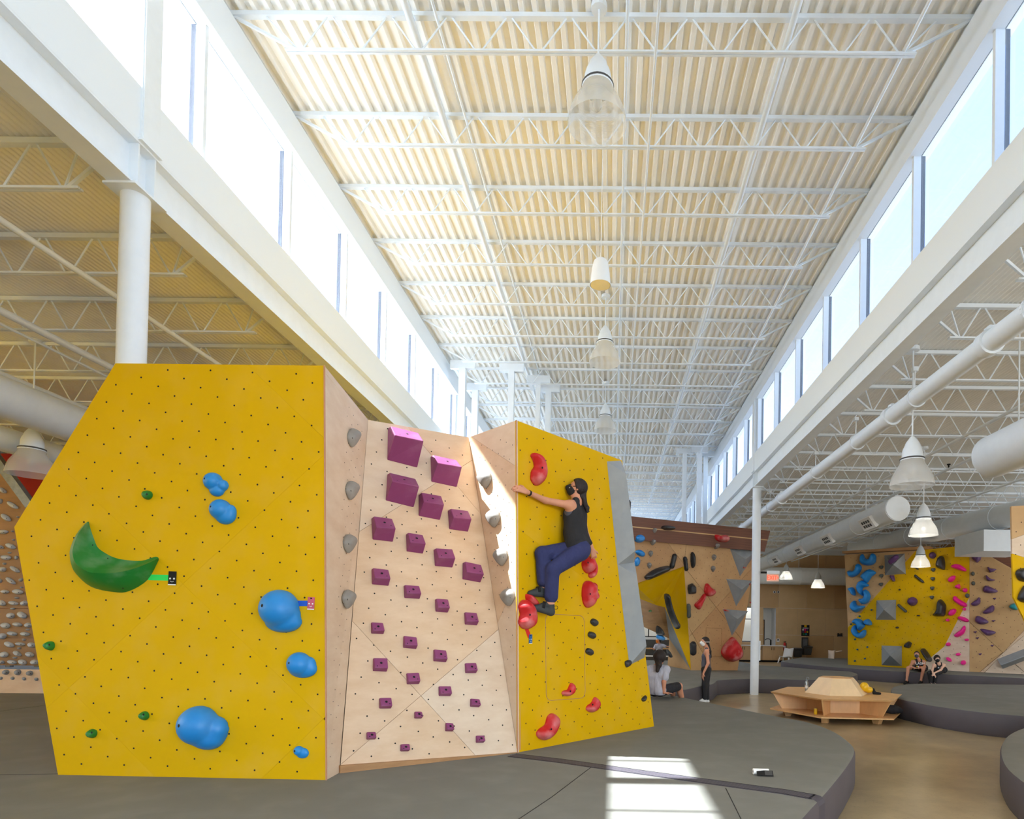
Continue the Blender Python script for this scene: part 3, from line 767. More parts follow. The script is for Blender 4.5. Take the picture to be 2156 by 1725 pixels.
crash_mat('crash_mat', spl(zpx([(2200, 1522), (2156, 1531), (2124, 1545), (2109, 1563), (2106, 1588), (2122, 1620), (2180, 1665)])) + [(10, 6.2), (10, 10.2)], 'grey crash mat cut off at the lower right corner')
# seam strap across the near mat, folding over its edge, and stitched seams
def ribbon(pts, wd, z, name, m, parent, h=.004):
    b = MB(); n = len(pts); P = [Vector((p[0], p[1])) for p in pts]; L_, R_ = [], []
    for i in range(n):
        d = (P[min(i + 1, n - 1)] - P[max(i - 1, 0)]).normalized(); s = Vector((-d.y, d.x)) * wd / 2
        L_.append(P[i] + s); R_.append(P[i] - s)
    vs = [(p.x, p.y, z + h) for p in L_] + [(p.x, p.y, z + h) for p in R_] + [(p.x, p.y, z - .001) for p in L_] + [(p.x, p.y, z - .001) for p in R_]
    fs = []
    for i in range(n - 1): fs += [(n + i, n + i + 1, i + 1, i), (i, i + 1, 2 * n + i + 1, 2 * n + i), (3 * n + i, 3 * n + i + 1, n + i + 1, n + i)]
    b.add(vs, fs); return b.build(name, m, parent)
cl = zpx([(1078, 1591), (1180, 1603), (1300, 1620), (1450, 1641), (1560, 1656), (1650, 1668), (1712, 1679)])
ribbon(cl, .17, ZM, 'seam_strap', 'strap', main_mat)
for k in range(5):
    d = np.array(cl[-1]) - np.array(cl[0]); d /= np.linalg.norm(d); nn = np.array([-d[1], d[0]])
    ribbon([tuple(np.array(p) + nn * (-.075 + .0375 * k)) for p in cl], .006, ZM + .004, 'strap_stitch', 'dark' if k in (0, 4) else 'mat_side', main_mat, h=.002)
b = MB(); a = np.array(cl[-1]); d = np.array(cl[-1]) - np.array(cl[-2]); d /= np.linalg.norm(d); nn = np.array([-d[1], d[0]])
te = 0.0
while inside(main_poly, a + d * te) and te < 1.5: te += .005
strip = [(-.02, ZM + .004), (te - .07, ZM + .004), (te - .035, ZM), (te - .008, ZM - .016), (te + .004, ZM - .05), (te + .005, .03)]
vs = []
for s in (-.085, .085):
    for x, z in strip: q = a + d * x + nn * s; vs.append((q[0], q[1], z))
n = len(strip); b.add(vs, [(i, i + 1, n + i + 1, n + i) for i in range(n - 1)]); b.build('seam_strap', 'strap', main_mat)
for l in ([(1250, 1612), (1160, 1680), (1085, 1730)], [(1528, 1660), (1560, 1725)], [(0, 1498), (122, 1482)], [(0, 1632), (122, 1630)], [(1345, 1468), (1420, 1470)]):
    ribbon(zpx(l), .007, ZM, 'stitched_seam', 'dark', main_mat, h=.0015)

# ================================================================== THE NEAR BOULDER
Al, Ar = onz(122, 1632, ZM), onz(687, 1643, ZM)
WA = Wall(Ar, Vector((0, -1, 0))); WA = Wall.by3(Al, Ar, Al + Vector((0, 0, 1)))
A_PX = [(243, 765), (683, 770), (687, 1643), (122, 1632), (30, 1110)]
At = WA.px(683, 770)
Vb = onz(714, 1628, ZM); Vt = at(775, 884, 6.85); DEb = onz(1090, 1585, ZM)
WC = Wall.by3(Vb, Vt, DEb)
Ct = WC.px(987, 921)
Et = at(1087, 885, 6.60)
WD = Wall.by3(Ct, Et, DEb)
Erb = onz(1377, 1530, ZM)
WE = Wall.by3(DEb, Erb, Et)
Ert = WE.px(1310, 970)
WB = Wall.by3(Ar, Vb, (At + Vt) / 2 + Vector((0, 0, 0)))
boulder = tag(empty('climbing_boulder', ((Ar + DEb) / 2).to_tuple()), 'free-standing climbing boulder of yellow panels and pale plywood in the foreground', 'climbing wall')
panels(WA, A_PX, [((100, 1490), (683, 957)), ((130, 985), (690, 1523)), ((520, 768), (700, 940)), ((548, 1643), (690, 1505)), ((30, 1330), (330, 1640))], 'yellow', boulder, gap=.0004, name='yellow_panel')
C_PX = [(775, 884), (987, 921), (1090, 1585), (716, 1622)]
panels(WC, C_PX, [((742, 1308), (1000, 1590)), ((700, 1625), (1049, 1326)), ((756, 1120), (985, 975)), ((855, 895), (1010, 1080))], 'plywood', boulder, name='plywood_panel', mats=['plywood', 'plywood_pale', 'plywood'])
D_PX = [(987, 921), (1087, 885), (1090, 1585)]
panels(WD, D_PX, [((985, 915), (1092, 986)), ((1040, 1330), (1092, 1210))], 'plywood', boulder, name='plywood_panel', mats=['plywood_pale', 'plywood'])
E_PX = [(1087, 885), (1310, 970), (1377, 1530), (1090, 1585)]
panels(WE, E_PX, [((1087, 1110), (1340, 1300)), ((1088, 1380), (1330, 1130))], 'yellow', boulder, gap=.0003, name='yellow_panel')
b = MB(); b.add([Ar, Vb, Vt, At], [(0, 1, 2, 3)]); nb = Vector((-.03, .0, 0)); b.add([Ar + nb, Vb + nb, Vt + nb, At + nb], [(3, 2, 1, 0)]); b.build('plywood_side', 'plywood_pale', boulder)
# red-brown raw ply edges at the two arêtes
for p, q in ((At, Ar), (Et, DEb)):
    b = MB(); b.bar(p + Vector((.001, -.002, 0)), q + Vector((.001, -.002, 0)), .011, .011); b.build('panel_edge', 'plywood_edge', boulder)
# closed back and unseen yellow top slab of the boulder, lengthened for more sun bounce
tops = [WA.px(243, 765), At, Vt, Ct, Et, Ert]; bots = [Al, Ar, Vb, DEb, DEb, Erb]
Bk = [Vector((-.05, 13.0, 3.9)), Vector((-4.2, 13.0, 3.9))]; Bkb = [Vector((.25, 13.3, ZM)), Vector((-4.6, 13.3, ZM))]
Aml = WA.px(30, 1110)
b = MB(); lv = Vector((0, 0, -.06)); yb = Vector((0, .03, 0))
b.add([tops[0] + lv + yb, At + lv + yb, Vt + lv, Ct + lv, Et + lv + Vector((0, .05, 0)), Ert + lv + Vector((-.02, .05, 0)), Bk[0], Bk[1]], [(0, 1, 2, 7), (2, 3, 6, 7), (3, 4, 5, 6)])
b.build('top_slab', 'yellow', boulder)
b = MB(); b.add([Ert + lv, Bk[0], Bkb[0], Erb + Vector((0, .03, 0))], [(0, 3, 2, 1)]); b.add([Bk[0], Bk[1], Bkb[1], Bkb[0]], [(0, 1, 2, 3)])
b.add([tops[0] + yb + lv, Bk[1], Bkb[1], Al + yb, Aml + yb], [(0, 4, 3, 2, 1)]); b.build('back_panel', 'plywood', boulder)
# slim plywood kick strip under the slab
b = MB(); o = Vector((.12, -.10, 0)).normalized() * .02
b.hexa([Vb + o, DEb + o, DEb - o, Vb - o, Vb + o + Vector((0, 0, .07)), DEb + o + Vector((0, 0, .004)), DEb - o + Vector((0, 0, .004)), Vb - o + Vector((0, 0, .07))]); b.build('kick_strip', 'plywood_dark', boulder)
bolt_grid(WA, A_PX, (333, 814), boulder, step=.1745, ang=27.5)
bolt_grid(WC, C_PX, (824, 1161), boulder, step=.176, ang=22, r=.0085)
bolt_grid(WD, [(992, 930), (1085, 900), (1085, 1500)], (1026, 943), boulder, step=.15, ang=24, r=.007)
bolt_grid(WE, E_PX, (1212, 968), boulder, step=.176, ang=31, r=.0085)
bolt_grid(WB, [(690, 800), (770, 895), (735, 1310), (705, 1610), (690, 1620)], (702, 880), boulder, step=.12, ang=24, r=.006, margin=.02)
# access hatch groove in the yellow prow face
H = WE.poly2([(1148, 1293), (1230, 1297), (1232, 1470), (1150, 1476)])
pts = []
for i in range(4):
    p0, p1, p2 = H[i - 1], H[i], H[(i + 1) % 4]; a = p1 + (p0 - p1) / np.linalg.norm(p0 - p1) * .09; c = p1 + (p2 - p1) / np.linalg.norm(p2 - p1) * .09
    for t in np.linspace(0, 1, 6): pts.append((1 - t) ** 2 * a + 2 * t * (1 - t) * p1 + t * t * c)
b = MB(); P3 = [WE.to3(p, .001) for p in pts]; b.path(P3 + P3[:1], .004, 5); b.build('access_hatch', 'plywood_dark', boulder)
# grey wedge volumes on the right arête of the prow
def volume(wall, base_px, ridge_px, off, faces, label, name='wall_volume', m='volume_grey', group='grey volumes'):
    e = tag(empty(name, wall.px(*base_px[0])), label, 'wall volume', group)
    V = [wall.px(x, y, .002) for x, y in base_px] + [wall.px(x, y, off) for x, y in ridge_px]
    cen = sum(V, Vector((0, 0, 0))) / len(V)
    for f in faces:
        P = [V[i] for i in f]; nr = (P[1] - P[0]).cross(P[2] - P[0]).normalized()
        if nr.dot(P[0] - cen) < 0: nr = -nr
        b = MB(); b.slab(P, nr, .012); b.build('facet', m, e)
    return e
ef = [(0, 1, 4), (0, 4, 5, 2), (2, 5, 3), (1, 3, 5, 4)]
v1 = volume(WE, [(1278, 972), (1307, 970), (1300, 1190), (1334, 1186)], [(1318, 998), (1338, 1160)], .16, ef, 'upper grey wedge volume on the right edge of the yellow prow')
v2 = volume(WE, [(1300, 1188), (1336, 1183), (1325, 1401), (1357, 1385)], [(1341, 1213), (1361, 1360)], .16, ef, 'lower grey wedge volume with a red tag on the yellow prow')
# ================================================================== HOLDS ON THE NEAR BOULDER
def tape(wall, pts, wd, m, parent, off=.002):
    b = MB(); P = [wall.px(x, y, off) for x, y in pts]
    for p, q in zip(P[:-1], P[1:]): b.bar(p, q, wd, .002, up=wall.n.cross((q - p).normalized()).cross(wall.n) if False else wall.n)
    return b.build('tape_strip', m, parent)
def grade_tag(wall, cx, cy, w_, h_, ang, m, tape_pts, tape_m, tape_w, label):
    """small card marking the start of a route, with its strip of tape and a simple printed face"""
    c = wall.px(cx, cy, .004); sc = (c - CAM).length / FPX
    e = tag(empty('route_card', c), label, 'route card', 'route cards')
    a = math.radians(ang); U = wall.u * math.cos(a) + wall.v * math.sin(a); V = wall.v * math.cos(a) - wall.u * math.sin(a); W2, H2 = w_ * sc / 2, h_ * sc / 2
    def card(x0, x1, y0, y1, t0, t1, nm, mm):
        b = MB(); b.hexa([c + U * x * W2 + V * y * H2 + wall.n * t for t in (t0, t1) for x, y in ((x0, y0), (x1, y0), (x1, y1), (x0, y1))]); return b.build(nm, mm, e)
    card(-1, 1, -1, 1, 0, .003, 'card', m); card(-1, 1, -1, -.84, .003, .0045, 'card_edge', 'white'); card(-.25, .25, .7, .92, .003, .0045, 'slot', 'dark')
    for s in (-1, 1):
        b = MB(); b.disc(c + U * s * W2 * .5 - V * H2 * .05 + wall.n * .0045, wall.n, W2 * .24, 10); b.build('printed_mark', 'white', e)
    b = MB(); P = [c + U * W2 * .42 * math.sin(t) - V * H2 * (.36 + .16 * math.cos(t)) + wall.n * .0045 for t in np.linspace(-1.4, 1.4, 7)]; b.path(P, .0022, 4); b.build('printed_mark', 'white', e)
    tape(wall, tape_pts, tape_w, tape_m, e)
    return e
# --- purple boxes on the plywood slab
CUBES = [[(819, 876, 908, 981), (908, 960, 966, 1024)], [(816, 870, 1004, 1065), (882, 925, 1045, 1094), (944, 984, 1077, 1120)],
         [(785, 824, 1095, 1141), (856, 889, 1128, 1166), (914, 951, 1158, 1196), (973, 1012, 1189, 1226)], [(784, 816, 1201, 1234), (851, 882, 1235, 1262), (916, 942, 1263, 1291), (977, 1004, 1291, 1318)],
         [(782, 806, 1313, 1336), (849, 876, 1342, 1367), (912, 939, 1370, 1395), (978, 1002, 1397, 1419)], [(786, 813, 1387, 1415), (856, 881, 1418, 1442), (923, 948, 1446, 1467), (989, 1009, 1473, 1490)],
         [(799, 822, 1471, 1493), (872, 887, 1500, 1514), (937, 953, 1524, 1541), (1001, 1018, 1550, 1565)], [(772, 789, 1543, 1558), (843, 860, 1568, 1583)]]
def cube_hold(x0, x1, y0, y1, label):
    """box with a front tilted to the sky: its foot stands further off the wall than its head"""
    cy = (y0 + y1) / 2; up = max(0, (1318 - cy) / 400.0)
    sc = (WC.px((x0 + x1) / 2, cy) - CAM).length / FPX
    wd, ht = (x1 - x0) * sc, (y1 - y0) * sc
    fr = .50 + .32 * min(1, max(0, (1318 - cy) / 250 * -1 + .55)) if cy < 1400 else .86
    fr = .82 if cy > 1300 else .82 - .26 * min(1, (1300 - cy) / 260)
    dp = max(.5 * ht, .07) if cy > 1300 else ht * .62
    sk = random.uniform(-.06, .06)
    c2 = WC.to2(WC.px((x0 + x1) / 2, cy)); ang = math.radians(random.uniform(-3, 4)) - math.radians(3)
    def P(x, y, off):
        x, y = x * wd / 2, y * ht / 2
        return WC.to3((c2[0] + x * math.cos(ang) - y * math.sin(ang), c2[1] + x * math.sin(ang) + y * math.cos(ang)), off)
    # front face from y=+1 (head) to y=lo (foot); the underside folds back to the wall at y=-1
    lo = 1 - 2 * fr; hd = dp * (.30 if cy < 1060 else .5)
    V = [P(-1, -1 + .1, .001), P(1, -1 + .04, .001), P(1 - sk, 1, .001), P(-1, 1 + sk, .001), P(-.94, lo, dp), P(.94, lo + .06, dp), P(.9 - sk, .93, hd), P(-.92, .95 + sk, hd)]
    b = MB(); b.hexa(V); o = b.build('box_hold', 'purple', bevel=.008); tag(o, label, 'climbing hold', 'purple box holds on the plywood slab')
    f = (V[4] + V[5] + V[6] + V[7]) / 4; nr = (V[5] - V[4]).cross(V[6] - V[5]).normalized()
    b = MB(); b.disc(f + nr * .003, nr, .013, 10); b.build('bolt_hole', 'dark', o)
    q = V[5] * .78 + V[7] * .22 if random.random() < .5 else V[4] * .8 + V[6] * .2
    b = MB(); b.disc(q + nr * .003, nr, .006, 8); b.build('screw_hole', 'dark', o)
for r_, row in enumerate(CUBES):
    for i, c in enumerate(row):
        lab = 'purple box hold, %s from the left in the %s slanting row down the plywood slab' % (ORD[i + 1], ORD[r_ + 1])
        if r_ == 0: lab = ('largest purple box hold, half in sunlight at the top left of the plywood slab', 'sunlit purple box hold at the top right of the plywood slab')[i]
        cube_hold(*c, lab)
# --- grey teardrop feet on the plywood returns
def teardrop(wall, cx, cy, w_, h_, label, group, m='foot_grey', depth=None):
    pts = [(cx - w_ * .42, cy - h_ * .28), (cx - w_ * .1, cy - h_ * .5), (cx + w_ * .35, cy - h_ * .40), (cx + w_ * .5, cy - h_ * .1), (cx + w_ * .38, cy + h_ * .18), (cx + w_ * .05, cy + h_ * .5), (cx - w_ * .2, cy + h_ * .42), (cx - w_ * .5, cy + h_ * .02)]
    sc = (wall.px(cx, cy) - CAM).length / FPX
    return hold(wall, pts, depth or w_ * sc * .8, m, label, group, name='foot_hold', smooth=3, tilt=(0, .5), hole=(cx + w_ * .05, cy + h_ * .02, 1.0, .009), edge=.9)
for i, (x, y) in enumerate(((741, 922), (738, 1033), (733, 1145), (731, 1262))):
    teardrop(WB, x, y, 20, 40, 'grey teardrop hold on the plywood return beside the big yellow face, %s from the top' % ORD[i + 1], 'grey holds left of the slab', depth=.07)
for i, (x, y) in enumerate(((1024, 1010), (1042, 1092), (1058, 1173), (1073, 1258))):
    teardrop(WD, x, y, 24, 38, 'grey teardrop hold on the half-sunlit plywood prow side, %s from the top' % ORD[i + 1], 'grey holds right of the slab', depth=.09)
# --- big green crescent on the yellow face
def crescent():
    inner = crom([(187, 1099), (191, 1115), (198, 1135), (206, 1153), (222, 1165), (240, 1174), (262, 1179), (298, 1181), (325, 1173), (333, 1174)], 4, False)
    ridge = crom([(184, 1099), (165, 1124), (154, 1152), (153, 1168), (160, 1187), (180, 1202), (200, 1207), (245, 1206), (290, 1195), (334, 1176)], 4, False)
    outer = crom([(181, 1101), (163, 1127), (153, 1155), (152, 1175), (160, 1207), (192, 1236), (240, 1247), (272, 1245), (311, 1221), (334, 1180)], 4, False)
    n = len(inner); V = []; K = 7
    for i in range(n):
        s = max(math.sin(math.pi * i / (n - 1)), 0) ** .6
        a, r_, o = WA.px(*inner[i], .002), WA.px(*ridge[i], .004 + .20 * s), WA.px(*outer[i], .002)
        m1 = (a + r_) / 2 - WA.n * .035 * s; m2 = (r_ + o) / 2 + WA.n * .03 * s
        row = [a, a.lerp(m1, .55) - WA.n * .01 * s, m1, m1.lerp(r_, .7), r_, r_.lerp(m2, .25), m2, m2.lerp(o, .6) + WA.n * .01 * s, o]
        V += row; K = len(row)
    b = MB(); b.add(V, [(i * K + j, i * K + j + 1, (i + 1) * K + j + 1, (i + 1) * K + j) for i in range(n - 1) for j in range(K - 1)])
    b.f = [tuple(reversed(f)) for f in b.f]
    o = tag(b.build('crescent_hold', 'green', flat_angle=55), 'large green crescent-shaped hold on the big yellow face', 'climbing hold', 'green holds on the yellow face')
    for x, y in ((227, 1176), (195, 1148), (259, 1239)):
        bb = MB(); bb.disc(WA.px(x, y, .075), WA.n, .006, 8); bb.build('screw_hole', 'dark', o)
crescent()
def nugget(wall, cx, cy, r, m, label, group, sides=6, depth=None):
    pts = [(cx + r * random.uniform(.85, 1.1) * math.cos(t), cy + r * random.uniform(.85, 1.1) * math.sin(t)) for t in (2 * math.pi * (i + .3) / sides for i in range(sides))]
    sc = (wall.px(cx, cy) - CAM).length / FPX
    return hold(wall, pts, depth or r * sc * 1.1, m, label, group, name='nugget_hold', smooth=2, edge=.9, res=16, hole=(cx - r * .3, cy - r * .2, 1.0, .009))
for x, y, lab in ((312, 1043, 'small green nugget hold above the green crescent'), (107, 1360, 'small green nugget hold near the left edge of the yellow face'),
                  (305, 1507, 'small green nugget hold left of the large low blue hold'), (196, 1545, 'small green nugget hold lowest on the yellow face')):
    nugget(WA, x, y, 10, 'green', lab, 'green holds on the yellow face')
# --- blue domed holds with a cap-like brim
def dome_hold(wall, main, brim, label, group, m='blue', name='dome_hold'):
    (mx, my, mr), L_ = main, brim
    sc = (wall.px(mx, my) - CAM).length / FPX
    c = wall.to2(wall.px(mx, my)); r = mr * sc; h = r / 11
    bs = [(wall.to2(wall.px(x, y)), rx * sc, ry * sc, dz) for x, y, rx, ry, dz in L_]
    ext = max([r] + [np.linalg.norm(q - c) + max(a, b_) for q, a, b_, _ in bs]) + 3 * h
    xs = np.arange(c[0] - ext, c[0] + ext, h); ys = np.arange(c[1] - ext, c[1] + ext, h); zs = np.arange(-3 * h, r * 1.25, h)
    X, Y, Z = np.meshgrid(xs, ys, zs, indexing='ij')
    F = np.sqrt((X - c[0]) ** 2 + (Y - c[1]) ** 2 + ((Z - r * .15) / 1.0) ** 2) - r
    for q, a, b_, dz in bs:
        k = np.sqrt(((X - q[0]) / a) ** 2 + ((Y - q[1]) / b_) ** 2 + (Z / (dz * r)) ** 2); F = smin(F, (k - 1) * min(a, b_, dz * r), r * .10)
    F = np.maximum(F, -(Z + .005))
    V2, Q = surface_nets(F, (xs[0], ys[0], zs[0]), h)
    V = np.array(wall.p) + V2 @ np.array([wall.u, wall.v, wall.n])
    o = tag(net_object(name, V, Q, m), label, 'climbing hold', group)
    d = Vector((-.42, .12)); nr = (wall.u * d.x + wall.v * d.y + wall.n * .88).normalized()
    cc = wall.to3(c) + wall.n * r * .15 + nr * r * 1.005
    b = MB(); b.disc(cc, nr, max(.010, r * .085), 12); b.build('bolt_hole', 'dark', o)
    return o
G = 'blue domed holds on the yellow face'
dome_hold(WA, (451, 1015, 15.5), [(458, 1033, 13, 11, .7), (470, 1023, 10, 10, .65)], 'upper of the two blue domed holds high on the yellow face', G)
dome_hold(WA, (467, 1074, 18), [(476, 1087, 18, 15, .7), (487, 1080, 10, 14, .6)], 'lower of the two blue domed holds high on the yellow face', G)
dome_hold(WA, (592, 1282, 35), [(598, 1310, 34, 20, .6), (620, 1300, 13, 20, .5)], 'big blue domed hold beside the pink card on the yellow face', G)
dome_hold(WA, (632, 1398, 22), [(638, 1409, 27, 17, .6), (652, 1402, 13, 17, .5)], 'blue domed hold at the right edge, below the one with the pink card', G)
dome_hold(WA, (424, 1527, 34), [(440, 1550, 30, 24, .7), (460, 1535, 19, 22, .6)], 'largest blue domed hold, low in the middle of the yellow face', G)
dome_hold(WA, (630, 1581, 9), [(637, 1586, 12, 10, .7)], 'smallest blue hold in the lower right corner of the yellow face', G)
for x, lab in ((435, 'left blue hold peeping over the top edge of the yellow face'), (520, 'right blue hold peeping over the top edge of the yellow face')):
    p = WA.px(x, 768); b = MB(); b.lathe([(.07, 0), (.068, .02), (.05, .045), (.02, .055)], p + Vector((0, .12, -.04)), 16, cap0=True, cap1=True); tag(b.build('dome_hold', 'blue', smooth=True), lab, 'climbing hold', G)
grade_tag(WA, 363, 1218, 13.5, 24, -1, 'dark', [(312, 1216), (357, 1217)], 'tape_green', .052, 'black route card with green tape right of the green crescent')
grade_tag(WA, 655, 1271, 13, 24, -2, 'tag_pink', [(620, 1271), (649, 1271)], 'tape_blue', .05, 'pink route card with blue tape right of the big blue hold')
# --- red kidney holds on the yellow prow
G = 'red holds on the yellow prow'
REDS = [([(1121, 954), (1133, 958), (1142, 975), (1145, 1000), (1138, 1018), (1126, 1023), (1116, 1010), (1117, 993), (1123, 982), (1120, 968), (1116, 960)], .13, (1142, 985), 'long red kidney hold above the climber, highest on the prow'),
        ([(1228, 1178), (1240, 1172), (1247, 1185), (1245, 1200), (1236, 1208), (1227, 1200), (1224, 1188)], .13, (1238, 1185), 'round red hold gripped by the climber behind her hip'),
        ([(1250, 1180), (1254, 1195), (1250, 1212), (1243, 1218), (1238, 1212), (1241, 1203), (1248, 1198)], .08, None, 'slim red lobe hooked around the hold in the climber\'s rear hand'),
        ([(1234, 1223), (1246, 1228), (1250, 1245), (1247, 1268), (1238, 1280), (1229, 1275), (1224, 1255), (1226, 1232)], .14, (1243, 1251), 'upright oval red hold below the climber\'s rear hand'),
        ([(1250, 1227), (1254, 1232), (1254, 1245), (1258, 1255), (1254, 1263), (1248, 1262), (1249, 1240)], .07, None, 'slim red lobe tucked beside the upright oval red hold'),
        ([(1098, 1264), (1110, 1265), (1120, 1278), (1124, 1298), (1121, 1316), (1110, 1325), (1097, 1323), (1090, 1310), (1094, 1293), (1090, 1277)], .14, (1116, 1295), 'big red kidney hold at the prow edge under the climber\'s feet'),
        ([(1106, 1252), (1114, 1252), (1124, 1262), (1128, 1272), (1124, 1277), (1116, 1275), (1107, 1264)], .10, None, 'small red oval hold under the climber\'s front toe'),
        ([(1202, 1438), (1208, 1443), (1207, 1457), (1199, 1465), (1189, 1466), (1182, 1461), (1185, 1455), (1194, 1452), (1198, 1443)], .07, (1201, 1456), 'small red bean hold inside the hatch outline'),
        ([(1251, 1468), (1259, 1474), (1260, 1486), (1252, 1498), (1241, 1500), (1233, 1494), (1236, 1486), (1244, 1480)], .08, (1248, 1484), 'red bean hold low on the prow, right of the hatch outline'),
        ([(1160, 1502), (1171, 1508), (1172, 1524), (1163, 1545), (1148, 1558), (1134, 1556), (1128, 1545), (1134, 1535), (1146, 1526), (1151, 1510)], .12, (1161, 1536), 'large red bean hold lowest on the yellow prow')]
for pts, d, h_, lab in REDS:
    hold(WE, pts, d, 'red', lab, G, name='kidney_hold', smooth=4, edge=.95, res=30, hole=(h_[0], h_[1], .98, .012) if h_ else None)
G = 'small black holds on the yellow prow'
for x, y, a, lab in ((1250, 1311, 35, 'top one of three small black holds right of the hatch outline'), (1245, 1338, 20, 'middle one of three small black holds right of the hatch outline'), (1240, 1373, 25, 'bottom one of three small black holds right of the hatch outline')):
    q = math.radians(a); c, s = math.cos(q), math.sin(q)
    pts = [(x + dx * c - dy * s, y + dx * s + dy * c) for dx, dy in ((-7, -6), (3, -7), (8, 0), (6, 6), (-3, 6), (-8, 2))]
    hold(WE, pts, .05, 'black_hold', lab, G, smooth=2, res=16, hole=(x, y, 1.0, .006))
hold(WE, [(1315, 1393), (1326, 1390), (1327, 1399), (1318, 1406)], .05, 'black_hold', 'small black hold under the foot of the lower grey volume', G, smooth=2, res=14)
hold(WE, [(1359, 1464), (1357, 1474), (1353, 1478), (1350, 1473), (1353, 1468)], .05, 'black_hold', 'small black teardrop hold at the right edge of the prow', G, smooth=2, res=14)
p = WE.px(1323, 1066, .08); b = MB(); b.lathe([(.03, -.05), (.035, .05), (.02, .08)], p, 10, cap0=True, cap1=True); tag(b.build('climbing_hold', 'black_hold', smooth=True), 'black hold just showing behind the upper grey volume', 'climbing hold', G)
grade_tag(WE, 1117, 1346, 9, 19, 2, 'tag_blue', [(1108, 1322), (1115, 1342)], 'tape_red', .05, 'blue route card hanging on red tape below the big red kidney')
WV = Wall.by3(WE.px(1302, 1191, .0), WE.px(1325, 1401, 0), WE.px(1361, 1360, .16))
grade_tag(WV, 1344, 1317, 10, 15, 12, 'tape_red', [(1346, 1308), (1352, 1296)], 'grey_dark', .04, 'red route card stuck to the lower grey volume')
# ================================================================== BROWN-TOPPED PLYWOOD WALL IN THE MIDDLE DISTANCE
g0, g1 = onz(1455, 1412, ZM), onz(1555, 1412, ZM)
WG = Wall.by3(g0, g1, at(1592, 1157, 20.25))
gw = tag(empty('plywood_wall', g0), 'plywood climbing wall with a dark brown top band and a yellow cave', 'climbing wall')
mat('ply_g1', rgb(208, 168, 118), .55, var=.1, scale=1.5, var2=rgb(196, 152, 102)); mat('ply_g2', rgb(198, 154, 104), .55, var=.1, scale=1.5, var2=rgb(186, 140, 92))
panels(WG, [(1440, 1193), (1445, 1146), (1592, 1158), (1553, 1413), (1455, 1414)], [((1440, 1193), (1560, 1345)), ((1452, 1340), (1585, 1195)), ((1455, 1330), (1500, 1413))], 'ply_g1', gw, gap=.004, thick=.05, name='plywood_face', mats=['ply_g1', 'ply_g2', 'plywood_far'])
panels(WG, [(1330, 1137), (1445, 1146), (1440, 1193), (1330, 1233)], [((1404, 1140), (1445, 1196))], 'ply_g1', gw, gap=.004, thick=.05, name='plywood_face', mats=['ply_g1', 'ply_g2'])
def lerp2(a, b_, t): return (a[0] + (b_[0] - a[0]) * t, a[1] + (b_[1] - a[1]) * t)
TL, TR, BL, BR = (1325, 1087), (1622, 1118), (1325, 1136), (1610, 1162)
ts = [0, .14, .28, .42, .47, .56, .67, .78, .89, 1.0]
for i in range(len(ts) - 1):
    q = [lerp2(TL, BL, ts[i]), lerp2(TR, BR, ts[i]), lerp2(TR, BR, ts[i + 1]), lerp2(TL, BL, ts[i + 1])]
    b = MB(); P = [WG.px(*p, .16) for p in q]; c = sum(P, Vector((0, 0, 0))) / 4; b.slab([c + (p - c) * .999 for p in P], WG.n, .30)
    b.build('plank', 'plywood_far' if i == 3 else 'brown_wood', gw)
def facet3(wall, pts, m, name, parent, t=.02):
    P = [wall.px(x, y, o) for x, y, o in pts]; b = MB()
    n = (P[1] - P[0]).cross(P[2] - P[0]).normalized()
    if n.dot(CAM - P[0]) < 0: n = -n
    b.add(P, [tuple(range(len(P)))]); b.add([p - n * t for p in P], [tuple(range(len(P) - 1, -1, -1))]); return b.build(name, m, parent)
facet3(WG, [(1440, 1193, 0), (1335, 1232, 0), (1345, 1260, -.9), (1383, 1275, -.9)], 'yellow', 'cave_facet', gw)
facet3(WG, [(1440, 1193, 0), (1383, 1275, -.9), (1400, 1279, -.9)], 'yellow', 'cave_facet', gw)
facet3(WG, [(1440, 1193, 0), (1400, 1279, -.9), (1455, 1413, 0)], 'yellow', 'cave_facet', gw)
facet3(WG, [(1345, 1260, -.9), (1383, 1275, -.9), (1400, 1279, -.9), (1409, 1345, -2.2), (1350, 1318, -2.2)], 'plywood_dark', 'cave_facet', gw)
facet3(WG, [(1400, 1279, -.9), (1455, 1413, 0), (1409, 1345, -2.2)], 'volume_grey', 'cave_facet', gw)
facet3(WG, [(1409, 1345, -2.2), (1455, 1413, 0), (1405, 1411, -2.2)], 'plywood_far', 'cave_facet', gw)
bolt_grid(WG, [(1335, 1142), (1585, 1160), (1550, 1405), (1460, 1405), (1445, 1190), (1345, 1220)], (1470, 1235), gw, step=.19, r=.010, n=5)
H_ = [WG.px(*p, .002) for p in ((1487, 1322), (1520, 1324), (1519, 1383), (1484, 1384))]
b = MB(); b.path(H_ + H_[:1], .008, 4); b.build('access_hatch', 'plywood_dark', gw)
G = 'holds on the brown-topped wall'
